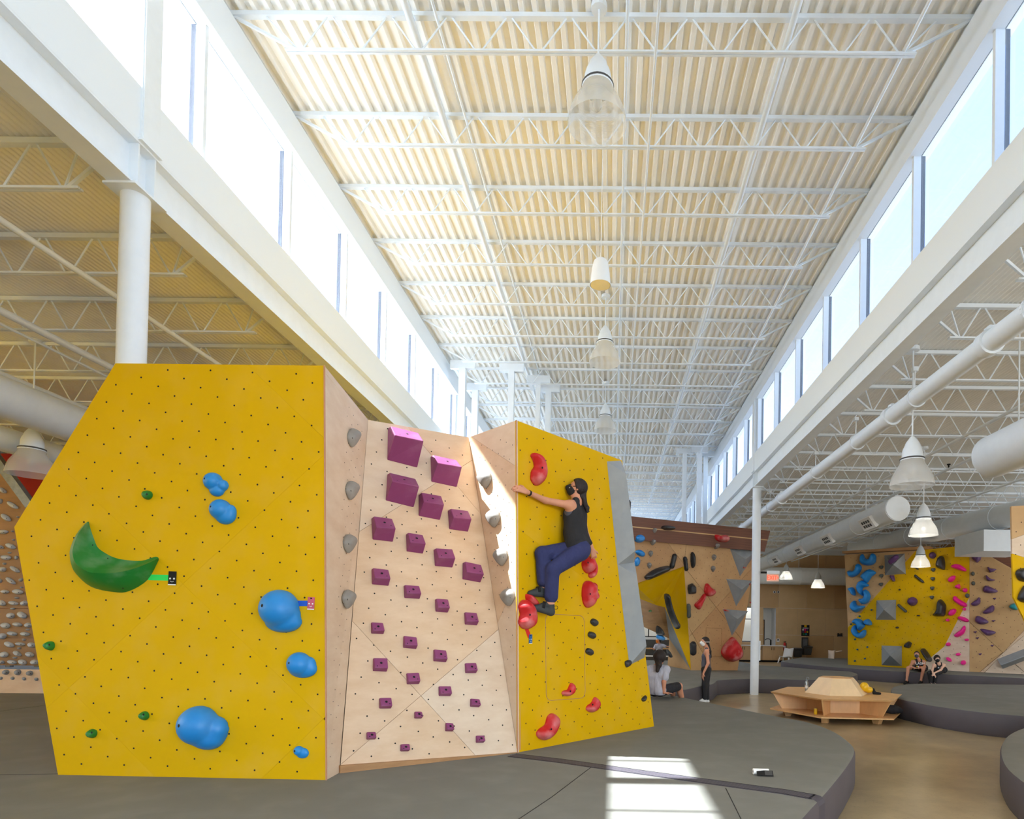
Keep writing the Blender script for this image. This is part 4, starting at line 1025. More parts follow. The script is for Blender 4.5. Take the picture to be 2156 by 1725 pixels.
def bar_hold(wall, x0, y0, x1, y1, w_, depth, m, lab, group, name='bar_hold', res=16):
    L_ = math.hypot(x1 - x0, y1 - y0); ux, uy = (x1 - x0) / L_, (y1 - y0) / L_; nx, ny = -uy * w_ / 2, ux * w_ / 2; e_ = min(w_ * .35, L_ * .2)
    pts = [(x0 + nx + ux * e_, y0 + ny + uy * e_), (x0, y0), (x0 - nx + ux * e_, y0 - ny + uy * e_), ((x0 + x1) / 2 - nx, (y0 + y1) / 2 - ny), (x1 - nx - ux * e_, y1 - ny - uy * e_), (x1, y1), (x1 + nx - ux * e_, y1 + ny - uy * e_), ((x0 + x1) / 2 + nx, (y0 + y1) / 2 + ny)]
    return hold(wall, pts, depth, m, lab, group, name=name, smooth=3, res=res)
hold(WG, ell(1403, 1112, 15, 5.5, 3), .5, 'black_hold', 'black loaf-shaped hold on the brown top band', G, base=.0, res=16)
for x, y, lab in ((1375, 1118, 'grey foot hold on the brown band, left of the black loaf'), (1373, 1142, 'grey foot hold just below the brown band on the left'), (1370, 1166, 'grey foot hold in the left row, third down from the brown band'), (1367, 1191, 'lowest grey foot hold in the left row above the black wedge'),
                  (1506, 1150, 'grey foot hold hanging on the lower edge of the brown band, right of the middle'), (1503, 1174, 'middle grey foot hold in the row above the red bean'), (1501, 1198, 'lowest grey foot hold in the row above the red bean')):
    teardrop(WG, x, y, 9, 13, lab, G, depth=.32 if y < 1155 else .13)
hold(WG, [(1500, 1125), (1514, 1128), (1527, 1126), (1528, 1141), (1515, 1142), (1503, 1138)], .45, 'red', 'red block hold across the pale strip of the brown band', G, smooth=2, res=16)
for p, lab in ((ell(1345, 1134, 11, 9, 0), 'upper blue blob hold beside the grey volume edge'), ([(1338, 1160), (1348, 1158), (1357, 1165), (1355, 1172), (1347, 1171), (1338, 1165)], 'middle blue bean hold beside the grey volume edge'), (ell(1341, 1183, 6, 10, 10), 'lowest blue hold tucked behind the grey volume edge')):
    hold(WG, p, .3 if 'upper' in lab else .16, 'blue', lab, G, res=16)
bar_hold(WG, 1421, 1166, 1413, 1198, 10, .14, 'black_hold', 'tilted black bar hold left of the cave tip', G)
bar_hold(WG, 1441, 1172, 1445, 1203, 8, .14, 'black_hold', 'black bar hold on the tip of the yellow cave', G)
hold(WG, [(1454, 1164), (1459, 1163), (1463, 1172), (1463, 1186), (1460, 1196), (1455, 1195), (1453, 1180)], .2, 'black_hold', 'faceted black bar hold right of the cave tip', G, smooth=2, res=16)
hold(WG, [(1356, 1214), (1378, 1198), (1405, 1191), (1410, 1196), (1408, 1201), (1385, 1213), (1363, 1221)], .3, 'black_hold', 'long black wedge hold along the upper rim of the cave', G, smooth=3, res=20)
hold(WG, [(1397, 1253), (1402, 1250), (1407, 1252), (1411, 1272), (1420, 1298), (1429, 1316), (1427, 1323), (1420, 1323), (1411, 1306), (1402, 1280)], .45, 'black_hold', 'long curved black pillar hold hanging in the cave mouth', G, smooth=3, res=24)
hold(WG, [(1448, 1232), (1457, 1228), (1465, 1236), (1465, 1250), (1458, 1251), (1449, 1251), (1447, 1240)], .2, 'black_hold', 'chunky black rock hold left of the red bean', G, smooth=1, res=16)
bar_hold(WG, 1449, 1271, 1450, 1302, 8, .12, 'foot_dark', 'dark grey bar hold beside the cave edge', G)
bar_hold(WG, 1459, 1350, 1459, 1381, 13, .12, 'black_hold', 'black slab hold behind the standing woman', G)
hold(WG, [(1424, 1378), (1428, 1380), (1434, 1390), (1433, 1396), (1429, 1395), (1424, 1385)], .3, 'black_hold', 'small black hold on the inner side of the cave', G, smooth=2, res=14, base=-1.0)
hold(WG, [(1410, 1330), (1416, 1332), (1422, 1342), (1421, 1350), (1410, 1350), (1408, 1340)], .5, 'black_hold', 'black cone hold deep in the cave', G, smooth=2, res=14, base=-1.4)
hold(WG, ell(1416, 1355, 7, 6), .5, 'blue', 'blue hold under the black cone deep in the cave', G, res=14, base=-1.4)
hold(WG, ell(1394, 1296, 4, 4), .3, 'green', 'small green hold under the roof of the cave', G, res=12, base=-1.5)
hold(WG, [(1484, 1231), (1490, 1229), (1495, 1236), (1505, 1243), (1505, 1249), (1498, 1255), (1488, 1255), (1482, 1247)], .22, 'red', 'upper glossy red bean hold between the cave and the grey triangles', G, smooth=3, res=20)
hold(WG, [(1481, 1250), (1486, 1255), (1480, 1268), (1473, 1283), (1466, 1281), (1461, 1273), (1472, 1262)], .2, 'red', 'lower glossy red bean hold pointing down-left', G, smooth=3, res=20)
hold(WG, [(1541, 1341), (1552, 1352), (1561, 1370), (1557, 1385), (1541, 1393), (1526, 1388), (1517, 1375), (1522, 1360), (1531, 1350)], .45, 'red', 'huge red scooped hold low on the wall near the slim column', G, smooth=3, res=26, tilt=(-.3, .2))
hold(WG, [(1590, 1174), (1585, 1178), (1583, 1188), (1588, 1199), (1592, 1200)], .2, 'red', 'red hold half hidden behind the slim column', G, smooth=2, res=14)
for x, y, w_, h_, lab in ((1592, 1166, 8, 3, 'small red screw-on hold on the top grey triangle'), (1561, 1195, 4, 4, 'tiny red hold low on the top grey triangle'), (1577, 1230, 4, 5, 'tiny red hold on the right edge of the middle grey triangle'), (1526, 1285, 6, 3, 'tiny red hold on the corner of the bottom grey triangle'), (1580, 1269, 4, 3, 'tiny red hold right of the middle grey triangle')):
    hold(WG, ell(x, y, w_ / 2, h_ / 2), .34 if 'edge' not in lab and 'right of' not in lab else .1, 'red', lab, G, res=10)
for q, ap, lab in (([(1537, 1156), (1594, 1160), (1558, 1214)], (1570, 1178), 'top grey triangle volume under the brown band'), ([(1529, 1219), (1584, 1223), (1550, 1277)], (1562, 1242), 'middle one of three grey triangle volumes'), ([(1522, 1283), (1575, 1287), (1541, 1339)], (1553, 1304), 'bottom grey triangle volume above the huge red hold')):
    volume(WG, q, [ap], .34, [(0, 1, 3), (1, 2, 3), (2, 0, 3)], lab)

# ================================================================== FAR RIGHT WALL
h0, h1, h2 = onz(1785, 1400, ZM), onz(2041, 1415, ZM), onz(2156, 1421, ZM)
W1 = Wall.by3(h0, h1, at(1778, 1168, 25.3)); W2 = Wall.by3(h1, h2, W1.px(2041, 1150))
fw = tag(empty('far_climbing_wall', h1), 'long far climbing wall of yellow and plywood at the right', 'climbing wall')
panels(W1, [(1778, 1168), (1928, 1160), (1785, 1322)], [], 'plywood_far', fw, thick=.1, name='plywood_panel')
panels(W1, [(1928, 1160), (2041, 1148), (2041, 1258), (1988, 1362), (1950, 1393), (1925, 1408), (1785, 1400), (1785, 1322)], [], 'yellow', fw, thick=.1, name='yellow_panel')
panels(W1, [(2041, 1258), (2041, 1415), (1925, 1408), (1950, 1393), (1988, 1362)], [], 'plywood_pale', fw, thick=.1, name='plywood_panel')
panels(W2, [(2041, 1148), (2160, 1215), (2250, 1262), (2250, 1426), (2160, 1421), (2041, 1415)], [((2041, 1310), (2112, 1375)), ((2112, 1375), (2160, 1335)), ((2112, 1375), (2065, 1425))], 'plywood_far', fw, thick=.1, gap=.006, name='plywood_panel', mats=['plywood', 'plywood_far', 'plywood_pale'])
facet3(W2, [(2041, 1146, .0), (2160, 1213, .0), (2160, 1160, -.6), (2070, 1146, -.6)], 'brown_wood', 'top_plank', fw)
b = MB(); b.bar(W1.px(1778, 1164, .03), W1.px(1960, 1154, .03), .10, .45, up=W1.n); b.build('top_plank', 'plywood_dark', fw)
bolt_grid(W1, [(1785, 1172), (2035, 1155), (2035, 1410), (1790, 1395)], (1850, 1290), fw, step=.25, r=.013, n=5)
bolt_grid(W2, [(2045, 1160), (2156, 1225), (2156, 1425), (2045, 1415)], (2080, 1300), fw, step=.25, r=.012, n=5)
b = MB(); b.box((h1.x + .9, 22.9, 0), (16.9, 23.2, 5.0)); b.box((h0.x + 1.3, 26.3, 0), (16.9, 26.6, 4.3)); b.build('back_panel', 'plywood_far', fw)
ZA = lambda l: [(1770 + x / 6.637, 1150 + y / 6.637) for x, y in l]
ZB8 = lambda l: [(1836 + x / 5.39, 1130 + y / 5.39) for x, y in l]
G = 'blue holds on the far wall'
BL_ = [([(290, 130), (310, 110), (330, 125), (345, 165), (370, 185), (405, 180), (425, 150), (430, 115), (460, 105), (495, 130), (503, 190), (480, 250), (400, 275), (320, 260), (280, 215)], 'topmost blue U-shaped hold on the far wall'),
       ([(235, 245), (290, 275), (298, 330), (250, 400), (180, 435), (125, 425), (108, 345), (180, 350), (215, 320)], 'blue crescent hold second from the top, at the left edge'),
       ([(385, 330), (435, 330), (505, 375), (440, 430), (385, 515), (350, 500), (325, 470), (280, 425)], 'blue slab hold below the U-shaped one'),
       ([(325, 480), (370, 520), (400, 545), (390, 565), (330, 580), (310, 610), (330, 640), (325, 695), (280, 680), (245, 630), (232, 570), (260, 500)], 'blue C-shaped hold hooked under the blue slab hold'),
       ([(350, 605), (400, 640), (425, 700), (400, 780), (330, 820), (280, 790), (255, 740), (320, 735), (340, 690), (330, 640)], 'blue crescent hold curling the other way below the C'),
       ([(205, 760), (225, 800), (240, 830), (345, 835), (330, 865), (270, 910), (215, 930), (160, 890), (140, 840), (165, 785)], 'blue crescent hold just above the yellow paint line'),
       ([(115, 600), (165, 575), (200, 610), (215, 685), (180, 690), (150, 640)], 'small blue block hold at the left edge beside the C'),
       ([(175, 1055), (200, 1020), (250, 1012), (310, 1040), (345, 1100), (330, 1140), (260, 1185), (245, 1130), (225, 1090), (180, 1085)], 'upper blue hold of the S-shaped pair on the yellow'),
       ([(195, 1105), (240, 1120), (230, 1165), (250, 1210), (290, 1210), (320, 1175), (360, 1175), (360, 1240), (310, 1290), (240, 1285), (185, 1240), (160, 1180)], 'lower blue hold of the S-shaped pair on the yellow'),
       ([(340, 1050), (385, 1018), (430, 1050), (440, 1105), (365, 1105)], 'small blue block hold right of the S-shaped pair')]
for p, lab in BL_: hold(W1, ZA(p), .30, 'blue', lab, G, smooth=2, res=20, name='crescent_hold')
FT = [(432, 892, 'small dark blue foothold just below the paint line'), (267, 980, 'small dark blue foothold on the paint line'), (147, 1092, 'small dark blue foothold left of the S-shaped pair'), (202, 1304, 'small dark blue foothold under the S-shaped pair'), (375, 1412, 'small dark blue foothold in the fifth step down the yellow'),
      (236, 1446, 'small dark blue foothold in the sixth step down the yellow'), (341, 1573, 'small dark blue foothold left of the lowest pyramid'), (201, 1606, 'lowest small dark blue foothold at the foot of the yellow')]
mat('foot_blue', rgb(44, 96, 128), .5)
for x, y, lab in FT: hold(W1, ZA(ell(x, y, 13, 13)), .08, 'foot_blue', lab, G, res=10, name='foot_hold')
for q, ap, lab in (([(612, 130), (895, 105), (910, 390), (620, 408)], (735, 262), 'top grey pyramid volume with a purple hold, on the far wall'), ([(500, 760), (775, 752), (772, 1032), (495, 1032)], (605, 890), 'middle grey pyramid volume on the yellow far wall'), ([(572, 1392), (855, 1400), (855, 1680), (572, 1665)], (690, 1530), 'bottom grey pyramid volume by the sitting people')):
    volume(W1, ZA(q), ZA([ap]), .55, [(0, 1, 4), (1, 2, 4), (2, 3, 4), (3, 0, 4)], lab)
G = 'dark holds on the far wall'
hold(W1, ZA([(725, 215), (820, 132), (865, 150), (855, 190), (770, 270), (735, 255)]), .25, 'violet', 'dark purple ribbed hold on the top grey pyramid', G, smooth=2, res=14, base=.36)
hold(W1, ZA([(685, 410), (750, 410), (768, 490), (735, 500)]), .2, 'violet', 'dark purple wedge hold under the top grey pyramid', G, smooth=1, res=14)
for x, y, lab in ((573, 297, 'top'), (573, 417, 'middle'), (570, 538, 'bottom')): hold(W1, ZA([(x - 22, y - 20), (x + 22, y - 22), (x + 24, y + 5), (x, y + 28), (x - 24, y + 6)]), .14, 'foot_dark', '%s grey-green foot hold in the row left of the top pyramid' % lab, G, res=12, name='foot_hold')
bar_hold(W1, *ZA([(1035, 290)])[0], *ZA([(1092, 328)])[0], 3, .12, 'black_hold', 'black bar hold tucked below the small bell lamp', G, res=12)
bar_hold(W1, *ZA([(1035, 405)])[0], *ZA([(1165, 510)])[0], 5, .14, 'black_hold', 'slanted black bar hold below the small bell lamp', G, res=14)
bar_hold(W1, *ZA([(800, 815)])[0], *ZA([(928, 925)])[0], 5.5, .14, 'foot_dark', 'slanted dark grey bar hold right of the middle pyramid', G, res=14)
for x, y, rx, ry, lab in ((825, 610, 13, 13, 'tiny black foothold above the middle pyramid'), (1087, 973, 24, 10, 'flat dark foothold on the yellow right of the middle pyramid'), (793, 1140, 22, 14, 'small black oval foothold below the middle pyramid')): hold(W1, ZA(ell(x, y, rx, ry)), .08, 'black_hold', lab, G, res=10, name='foot_hold')
hold(W1, ZA([(900, 1370), (960, 1330), (1000, 1355), (985, 1410), (960, 1428), (895, 1415)]), .25, 'black_hold', 'chunky black rock hold above the sitting man', G, smooth=1, res=16)
hold(W1, ZA(ell(1008, 775, 70, 62)), .30, 'violet', 'round plum-coloured ball hold right of the middle pyramid', G, res=18, edge=1.0)
hold(W1, ZB8(ell(690, 215, 40, 38)), .25, 'violet', 'round plum-coloured ball hold high on the yellow', G, res=16, edge=1.0)
hold(W1, ZB8([(770, 225), (815, 230), (832, 290), (830, 375), (785, 370), (730, 340), (745, 270)]), .3, 'black_hold', 'big black rounded hold high on the yellow far wall', G, smooth=2, res=20)
hold(W1, ZB8([(770, 715), (800, 720), (845, 780), (840, 850), (820, 905), (700, 900), (695, 885), (740, 840), (745, 760)]), .35, 'black_hold', 'big glossy black pear-shaped hold in the middle of the yellow', G, smooth=2, res=20)
for i, (x, y) in enumerate(((697, 378), (692, 480), (686, 587), (681, 690))): hold(W1, ZB8([(x - 20, y - 16), (x + 20, y - 18), (x + 22, y + 4), (x + 2, y + 24), (x - 20, y + 6)]), .14, 'foot_dark', 'grey-green foot hold in the vertical row under the plum ball, %s down' % ORD[i + 1], G, res=12, name='foot_hold')
hold(W1, ZB8([(565, 1290), (605, 1272), (680, 1380), (680, 1415), (645, 1415)]), .4, 'black_hold', 'long black slab hold between the two sitting people', G, smooth=2, res=18)
hold(W1, ZB8(ell(1083, 672, 24, 26)), .14, 'foot_dark', 'grey-green foot hold at the corner of the yellow far wall', G, res=12, name='foot_hold')
G = 'pink holds on the far wall'
PK = [([(895, 345), (945, 312), (1010, 325), (1075, 375), (1060, 398), (990, 380)], 'topmost long pink hold'), ([(870, 480), (905, 450), (948, 445), (940, 490), (900, 520), (870, 510)], 'pink leaf hold second from the top'), ([(940, 570), (995, 538), (1003, 590), (970, 590)], 'small pink triangular hold third from the top'),
      (ell(1060, 610, 25, 25), 'small round pink hold near the corner, fourth from the top'), ([(920, 700), (945, 672), (990, 710), (1075, 760), (1075, 800), (1020, 790), (940, 740)], 'long slanting pink sausage hold'), (ell(1052, 824, 17, 18), 'tiny pink hold at the foot of the pink sausage'), (ell(915, 860, 52, 32, -40), 'pink oval hold at the edge of the yellow paint'),
      (ell(865, 948, 18, 18), 'tiny round pink hold on the yellow'), (ell(1040, 938, 68, 25, 20), 'long pink oval hold on the pale corner'), ([(1050, 1005), (1068, 1050), (1040, 1110), (970, 1145), (930, 1120), (1010, 1060)], 'big pink crescent hold with a tag'), (ell(1080, 1172, 22, 14), 'small flat pink hold right of the pink crescent'),
      (ell(870, 1223, 24, 22), 'small pink hold where the yellow paint ends'), (ell(982, 1338, 25, 18), 'small pink hold above the right sitting person'), (ell(877, 1395, 35, 18, 40), 'slanted pink hold right of the dark-haired sitting person'), (ell(1040, 1432, 28, 28), 'lowest pink hold near the foot of the pale corner')]
for p, lab in PK: hold(W1, ZB8(p), .2, 'pink', lab + ' on the far wall', G, smooth=2, res=16)
G = 'purple holds on the far right wall'
PU = [([(1120, 220), (1245, 222), (1195, 300)], 'topmost purple triangle hold'), ([(1310, 342), (1345, 362), (1415, 372), (1340, 412)], 'second purple wing hold from the top'), ([(1295, 435), (1340, 475), (1408, 495), (1330, 510), (1300, 490)], 'third purple wing hold from the top'), ([(1260, 600), (1290, 555), (1360, 580), (1433, 620), (1370, 645), (1280, 635)], 'large dark purple wing hold, fourth from the top'),
      ([(1120, 765), (1190, 715), (1215, 685), (1232, 720), (1225, 765), (1165, 793)], 'purple fin hold at the wall corner'), ([(1255, 865), (1310, 815), (1370, 778), (1392, 810), (1375, 855), (1300, 880)], 'purple fin hold right of and below the corner one'), ([(1190, 900), (1260, 920), (1325, 965), (1300, 990), (1230, 998), (1170, 960)], 'bright purple wing hold, second from the bottom'),
      ([(1228, 1045), (1330, 1060), (1410, 1085), (1370, 1115), (1310, 1125), (1260, 1090)], 'lowest large purple wing hold')]
for p, lab in PU: hold(W2, ZB8(p), .24, 'violet', lab + ' on the far plywood', G, smooth=2, res=16, name='wing_hold')
for x, y, lab in ((1392, 705, 'uppermost tiny purple dart hold'), (1378, 958, 'second tiny purple dart hold'), (1172, 1085, 'third tiny purple dart hold'), (1197, 1153, 'fourth tiny purple dart hold'), (1365, 1238, 'fifth tiny purple dart hold'), (1228, 1336, 'lowest tiny purple dart hold')):
    hold(W2, ZB8([(x - 22, y - 8), (x + 22, y - 10), (x, y + 16)]), .08, 'violet', lab + ' on the far plywood', G, smooth=0, res=12, name='foot_hold')
for x, y, lab in ((1145, 422, 'upper grey-green foot hold just right of the wall corner'), (1150, 532, 'lower grey-green foot hold just right of the wall corner')): hold(W2, ZB8(ell(x, y, 22, 24)), .14, 'foot_dark', lab, G, res=12, name='foot_hold')
hold(W2, ZB8([(1555, 800), (1590, 762), (1640, 760), (1660, 790), (1650, 835), (1600, 830)]), .3, 'teal', 'teal hold beside the near right panel', G, smooth=2, res=16)
vb = ZB8([(1425, 1390), (1760, 1262), (1770, 1395), (1490, 1500)])
e = tag(empty('wall_volume', W2.px(*vb[0])), 'long grey beam volume at the right edge of the far wall', 'wall volume', 'grey volumes')
q = [W2.px(*p, 0) for p in vb]; r0, r1 = W2.px(*lerp2(vb[0], vb[3], .62), .5), W2.px(*lerp2(vb[1], vb[2], .62), .5)
for f in ([q[0], q[1], r1, r0], [r0, r1, q[2], q[3]], [q[0], r0, q[3]]):
    b = MB(); n = (f[1] - f[0]).cross(f[2] - f[0]).normalized(); n = n if n.dot(CAM - f[0]) > 0 else -n; b.slab(f, n, .015); b.build('facet', 'volume_grey', e)
# ------------------------------------------------------------------ near panel at the right edge of the picture
WI = Wall(at(2140, 1200, 9.6), Vector((-.35, -1, 0)))
ip = tag(empty('near_panel', WI.px(2140, 1290)), 'edge of a nearer yellow and plywood climbing panel at the right border', 'climbing wall')
panels(WI, [(2129, 1066), (2500, 1046), (2500, 1280), (2131, 1166)], [((2129, 1136), (2500, 1000))], 'plywood', ip, thick=.08, name='plywood_panel', mats=['plywood_far', 'plywood_pale'])
panels(WI, [(2131, 1166), (2500, 1280), (2500, 1555), (2280, 1555), (2134, 1258)], [], 'yellow', ip, thick=.08, name='yellow_panel')
b = MB(); c = WI.px(2400, 1300); b.bar((c.x, c.y + .4, 0), (c.x, c.y + .4, 3.4), .12, .12); b.bar((c.x, c.y + .4, 3.2), tuple(WI.px(2235, 1120, -.1)), .1, .1); b.build('support_post', 'galv', ip)
bolt_grid(WI, [(2131, 1070), (2200, 1070), (2200, 1330), (2160, 1300), (2136, 1255)], (2150, 1100), ip, step=.16, r=.008, margin=.03)
hold(WI, [(2137, 1208), (2145, 1198), (2165, 1198), (2175, 1212), (2165, 1225), (2145, 1223)], .12, 'black_hold', 'upper black rock hold at the right border of the picture', 'black holds on the near right panel', smooth=2)
hold(WI, [(2141, 1262), (2150, 1240), (2158, 1232), (2172, 1236), (2178, 1265), (2160, 1270)], .12, 'black_hold', 'lower black rock hold at the right border of the picture', 'black holds on the near right panel', smooth=2)
# ------------------------------------------------------------------ training board with pale holds at the left edge
k0 = onz(50, 1460, ZM)
mat('board_ply', rgb(150, 112, 70), .55, var=.15, scale=2, stretch=(1, 1, 4.0))
WT = Wall(Vector((k0.x, k0.y, ZM)), Vector((.10, -1, 0)))
tb = tag(empty('training_board', k0), 'dark plywood training board crowded with pale holds, at the left edge behind the yellow face', 'climbing wall')
panels(WT, [(-150, 780), (0, 977), (62, 1066), (118, 1150), (130, 1403), (-150, 1400)], [((-150, 1281), (130, 1282)), ((-150, 1342), (130, 1344))], 'board_ply', tb, gap=.004, thick=.03, name='plywood_panel')
panels(WT, [(-150, 1407), (130, 1411), (130, 1461), (-150, 1458)], [], 'plywood', tb, thick=.03, name='kick_board')
b = MB(); b.bar(WT.px(-150, 770, .03), WT.px(66, 1066, .03), .14, .12, up=WT.n); b.build('steel_rail', 'galv', tb)
b = MB()
for x in (-40, 20, 80): b.bar(WT.px(x, 1405, -.12), WT.px(x, 1100, -.12), .08, .08)
b.build('back_frame', 'galv', tb)
mat('board_small', rgb(150, 152, 156), .55, var=.1)
rows = [[(7, 1033, 9, 5, 35)], [(28, 1064, 14, 5.5, 30), (2, 1055, 4, 6, 0)], [(14, 1090, 12, 6, 35), (38, 1089, 3, 2, 0)], [(8, 1120, 11, 5, 0), (27, 1119, 3, 2, 0), (29, 1137, 3, 2, 0)], [(3, 1152, 6, 4, 30), (24, 1150, 11, 6, 22)], [(14, 1174, 11, 6, 5), (35, 1174, 4, 5, 10), (21, 1164, 4, 2.5, 0)],
        [(6, 1199, 8, 6, 0), (33, 1199, 12, 5, 30), (10, 1187, 4, 3, 0)], [(24, 1223, 12, 5, 35), (44, 1221, 5, 4, -25), (1, 1223, 4, 5, 0)], [(12, 1246, 8, 4.5, 5), (39, 1246, 12, 6, 5), (46, 1237, 3, 2, 0)], [(6, 1270, 8, 6, 30), (30, 1270, 11, 5, 10), (52, 1270, 7, 6, -20), (36, 1259, 5, 2.5, 0)],
        [(24, 1296, 8, 7, 10), (48, 1295, 11, 7, 25), (27, 1282, 5, 2.5, 0)], [(13, 1317, 10, 7, 8), (38, 1315, 10, 5, 8), (61, 1316, 7, 6, 0)], [(6, 1339, 9, 7, 0), (27, 1334, 11, 5, 8), (54, 1335, 10, 5, 5), (59, 1326, 4, 2.5, 0)], [(21, 1357, 11, 6, 20), (44, 1356, 11, 4, 5), (68, 1358, 8, 6, 15), (51, 1347, 4, 3, 0)],
        [(10, 1378, 9, 7, 0), (38, 1376, 9, 5, 30), (64, 1378, 9, 6, 15), (41, 1365, 4, 2.5, 0)], [(4, 1394, 6, 4, 5), (27, 1394, 10, 5, 10), (49, 1394, 9, 6, 20), (74, 1394, 8, 6, 0), (32, 1385, 5, 2.5, 0)], [(14, 1415, 6, 6, 0), (39, 1415, 6, 7, 10), (64, 1417, 6, 6, 0)], [(2, 1428, 4, 4, 0), (27, 1428, 4, 4, 0), (51, 1429, 4, 4, 0), (77, 1430, 4, 4, 0)]]
for r_, row in enumerate(rows):
    row.sort()
    for i, (x, y, rx, ry, a) in enumerate(row):
        big = rx > 5.5
        lab = ('pale' if r_ < 16 else 'grey') + ' hold on the training board, %s in the %s row from the top' % ('only one' if len(row) == 1 else ORD[i + 1] + ' from left', ORD[r_ + 1])
        pts = [(x + rx * .98 * math.cos(t) * math.cos(math.radians(a)) - ry * (1 if math.sin(t) > 0 else .8) * math.sin(t) * math.sin(math.radians(a)), y + rx * math.cos(t) * math.sin(math.radians(a)) + ry * (1 if math.sin(t) > 0 else .8) * math.sin(t) * math.cos(math.radians(a))) for t in (2 * math.pi * j / 8 + .2 for j in range(8))]
        hold(WT, pts, .07 if big else .03, 'board_hold' if big and r_ < 16 else 'board_small', lab, 'pale holds on the training board', smooth=2, res=14, tilt=(0, -.5) if big else None, name='board_hold', hole=(x, y + ry * .3, .9, .008) if big else None)
# ================================================================== BENCH AND LOOSE THINGS
BC = Vector((4.79, 13.12, 0)); BA = [math.radians(239 + 60 * i) for i in range(6)]
def hexp(r, z, c=BC): return [Vector((c.x + r * math.cos(a), c.y + r * math.sin(a), z)) for a in BA]
mat('bench_ply', rgb(226, 178, 120), .4, var=.12, scale=2, stretch=(3, 3, 1))
mat('bench_ply_pale', rgb(232, 202, 158), .4, var=.08, scale=2, stretch=(3, 3, 1))
bench = tag(empty('hexagonal_bench', BC), 'hexagonal plywood bench with a truncated pyramid backrest on the concrete floor', 'bench')
def hexslab(r0, r1, z0, z1, name, m, parent):
    b = MB(); A, B = hexp(r0, z0), hexp(r1, z1); b.add(A + B, [tuple(range(5, -1, -1)), tuple(range(6, 12))] + [(i, (i + 1) % 6, 6 + (i + 1) % 6, 6 + i) for i in range(6)]); return b.build(name, m, parent)
hexslab(1.36, 1.39, .47, .50, 'seat', 'bench_ply', bench)
hexslab(1.39, 1.39, .125, .15, 'lower_shelf', 'bench_ply', bench)
for i in range(6):
    a = BA[i]; d = Vector((math.cos(a), math.sin(a), 0)); s = Vector((-d.y, d.x, 0)) * .012
    q = [BC + d * .5 + Vector((0, 0, .15)), BC + d * 1.14 + Vector((0, 0, .15)), BC + d * 1.33 + Vector((0, 0, .47)), BC + d * .5 + Vector((0, 0, .47))]
    b = MB(); b.hexa([p - s for p in q] + [p + s for p in q]); b.build('divider', 'bench_ply', bench)
    b = MB(); c0, c1 = hexp(.62, .15)[i], hexp(.62, .15)[(i + 1) % 6]; up = Vector((0, 0, .32)); n = ((c0 + c1) / 2 - BC).normalized() * .015
    b.hexa([c0, c1, c1 - n, c0 - n, c0 + up, c1 + up, c1 - n + up, c0 - n + up]); b.build('inner_wall', 'bench_ply', bench)
    c = BC + d * 1.02; b = MB(); b.hexa([c + d * x + s * y * 5 + Vector((0, 0, z)) for z, k in ((0, .055), (.125, .10)) for x, y in ((-k, -1), (k, -1), (k, 1), (-k, 1))]); b.build('foot', 'bench_ply', bench)
A, B = hexp(.66, .50), hexp(.37, .83)
for i in range(6):
    j = (i + 1) % 6; b = MB(); P = [A[i], A[j], B[j], B[i]]; n = (P[1] - P[0]).cross(P[2] - P[0]).normalized(); n = n if n.dot(P[0] - BC) > 0 else -n
    c = sum(P, Vector((0, 0, 0))) / 4; b.slab([c + (p - c) * .995 for p in P], n, .02); b.build('backrest_panel', 'bench_ply_pale', bench)
hexslab(.37, .355, .815, .84, 'backrest_top', 'bench_ply', bench)
# bottle, can, bags
p = Vector((4.27, 13.45, .50)); e = tag(empty('steel_bottle', p), 'steel water bottle with a loop lid standing on the bench seat', 'bottle')
b = MB(); b.lathe([(.036, 0), (.037, .01), (.037, .18), (.030, .20), (.024, .21)], p, 16, cap0=True, cap1=True); b.build('body', 'steel', e, flat_angle=40)
b = MB(); b.lathe([(.026, .21), (.026, .245), (.02, .25)], p, 14, cap1=True); b.path([p + Vector((.02 + .03 * math.sin(t), 0, .25 - .03 * math.cos(t) + .02)) for t in np.linspace(0, 6.3, 9)], .005, 5); b.build('lid', 'galv', e)
b = MB(); b.lathe([(.0385, .06), (.0385, .12)], p, 16); b.build('printed_band', 'white', e)
p = Vector((4.10, 12.33, .15)); e = tag(empty('drink_can', p), 'yellow drink can on the lower shelf of the bench', 'can')
b = MB(); b.lathe([(.026, 0), (.033, .012), (.033, .108), (.027, .12)], p, 16, cap0=True, cap1=True); b.build('body', 'gold', e, flat_angle=40)
b = MB(); b.lathe([(.028, .12), (.026, .124), (.01, .121)], p, 14, cap1=True); b.build('lid', 'steel', e)
def blob(name, prims, m, label, cat, h, group=None, parent=None):
    V, Q = sdf_mesh(prims, h); o = net_object(name, V, Q, m, parent); return tag(o, label, cat, group) if label else o
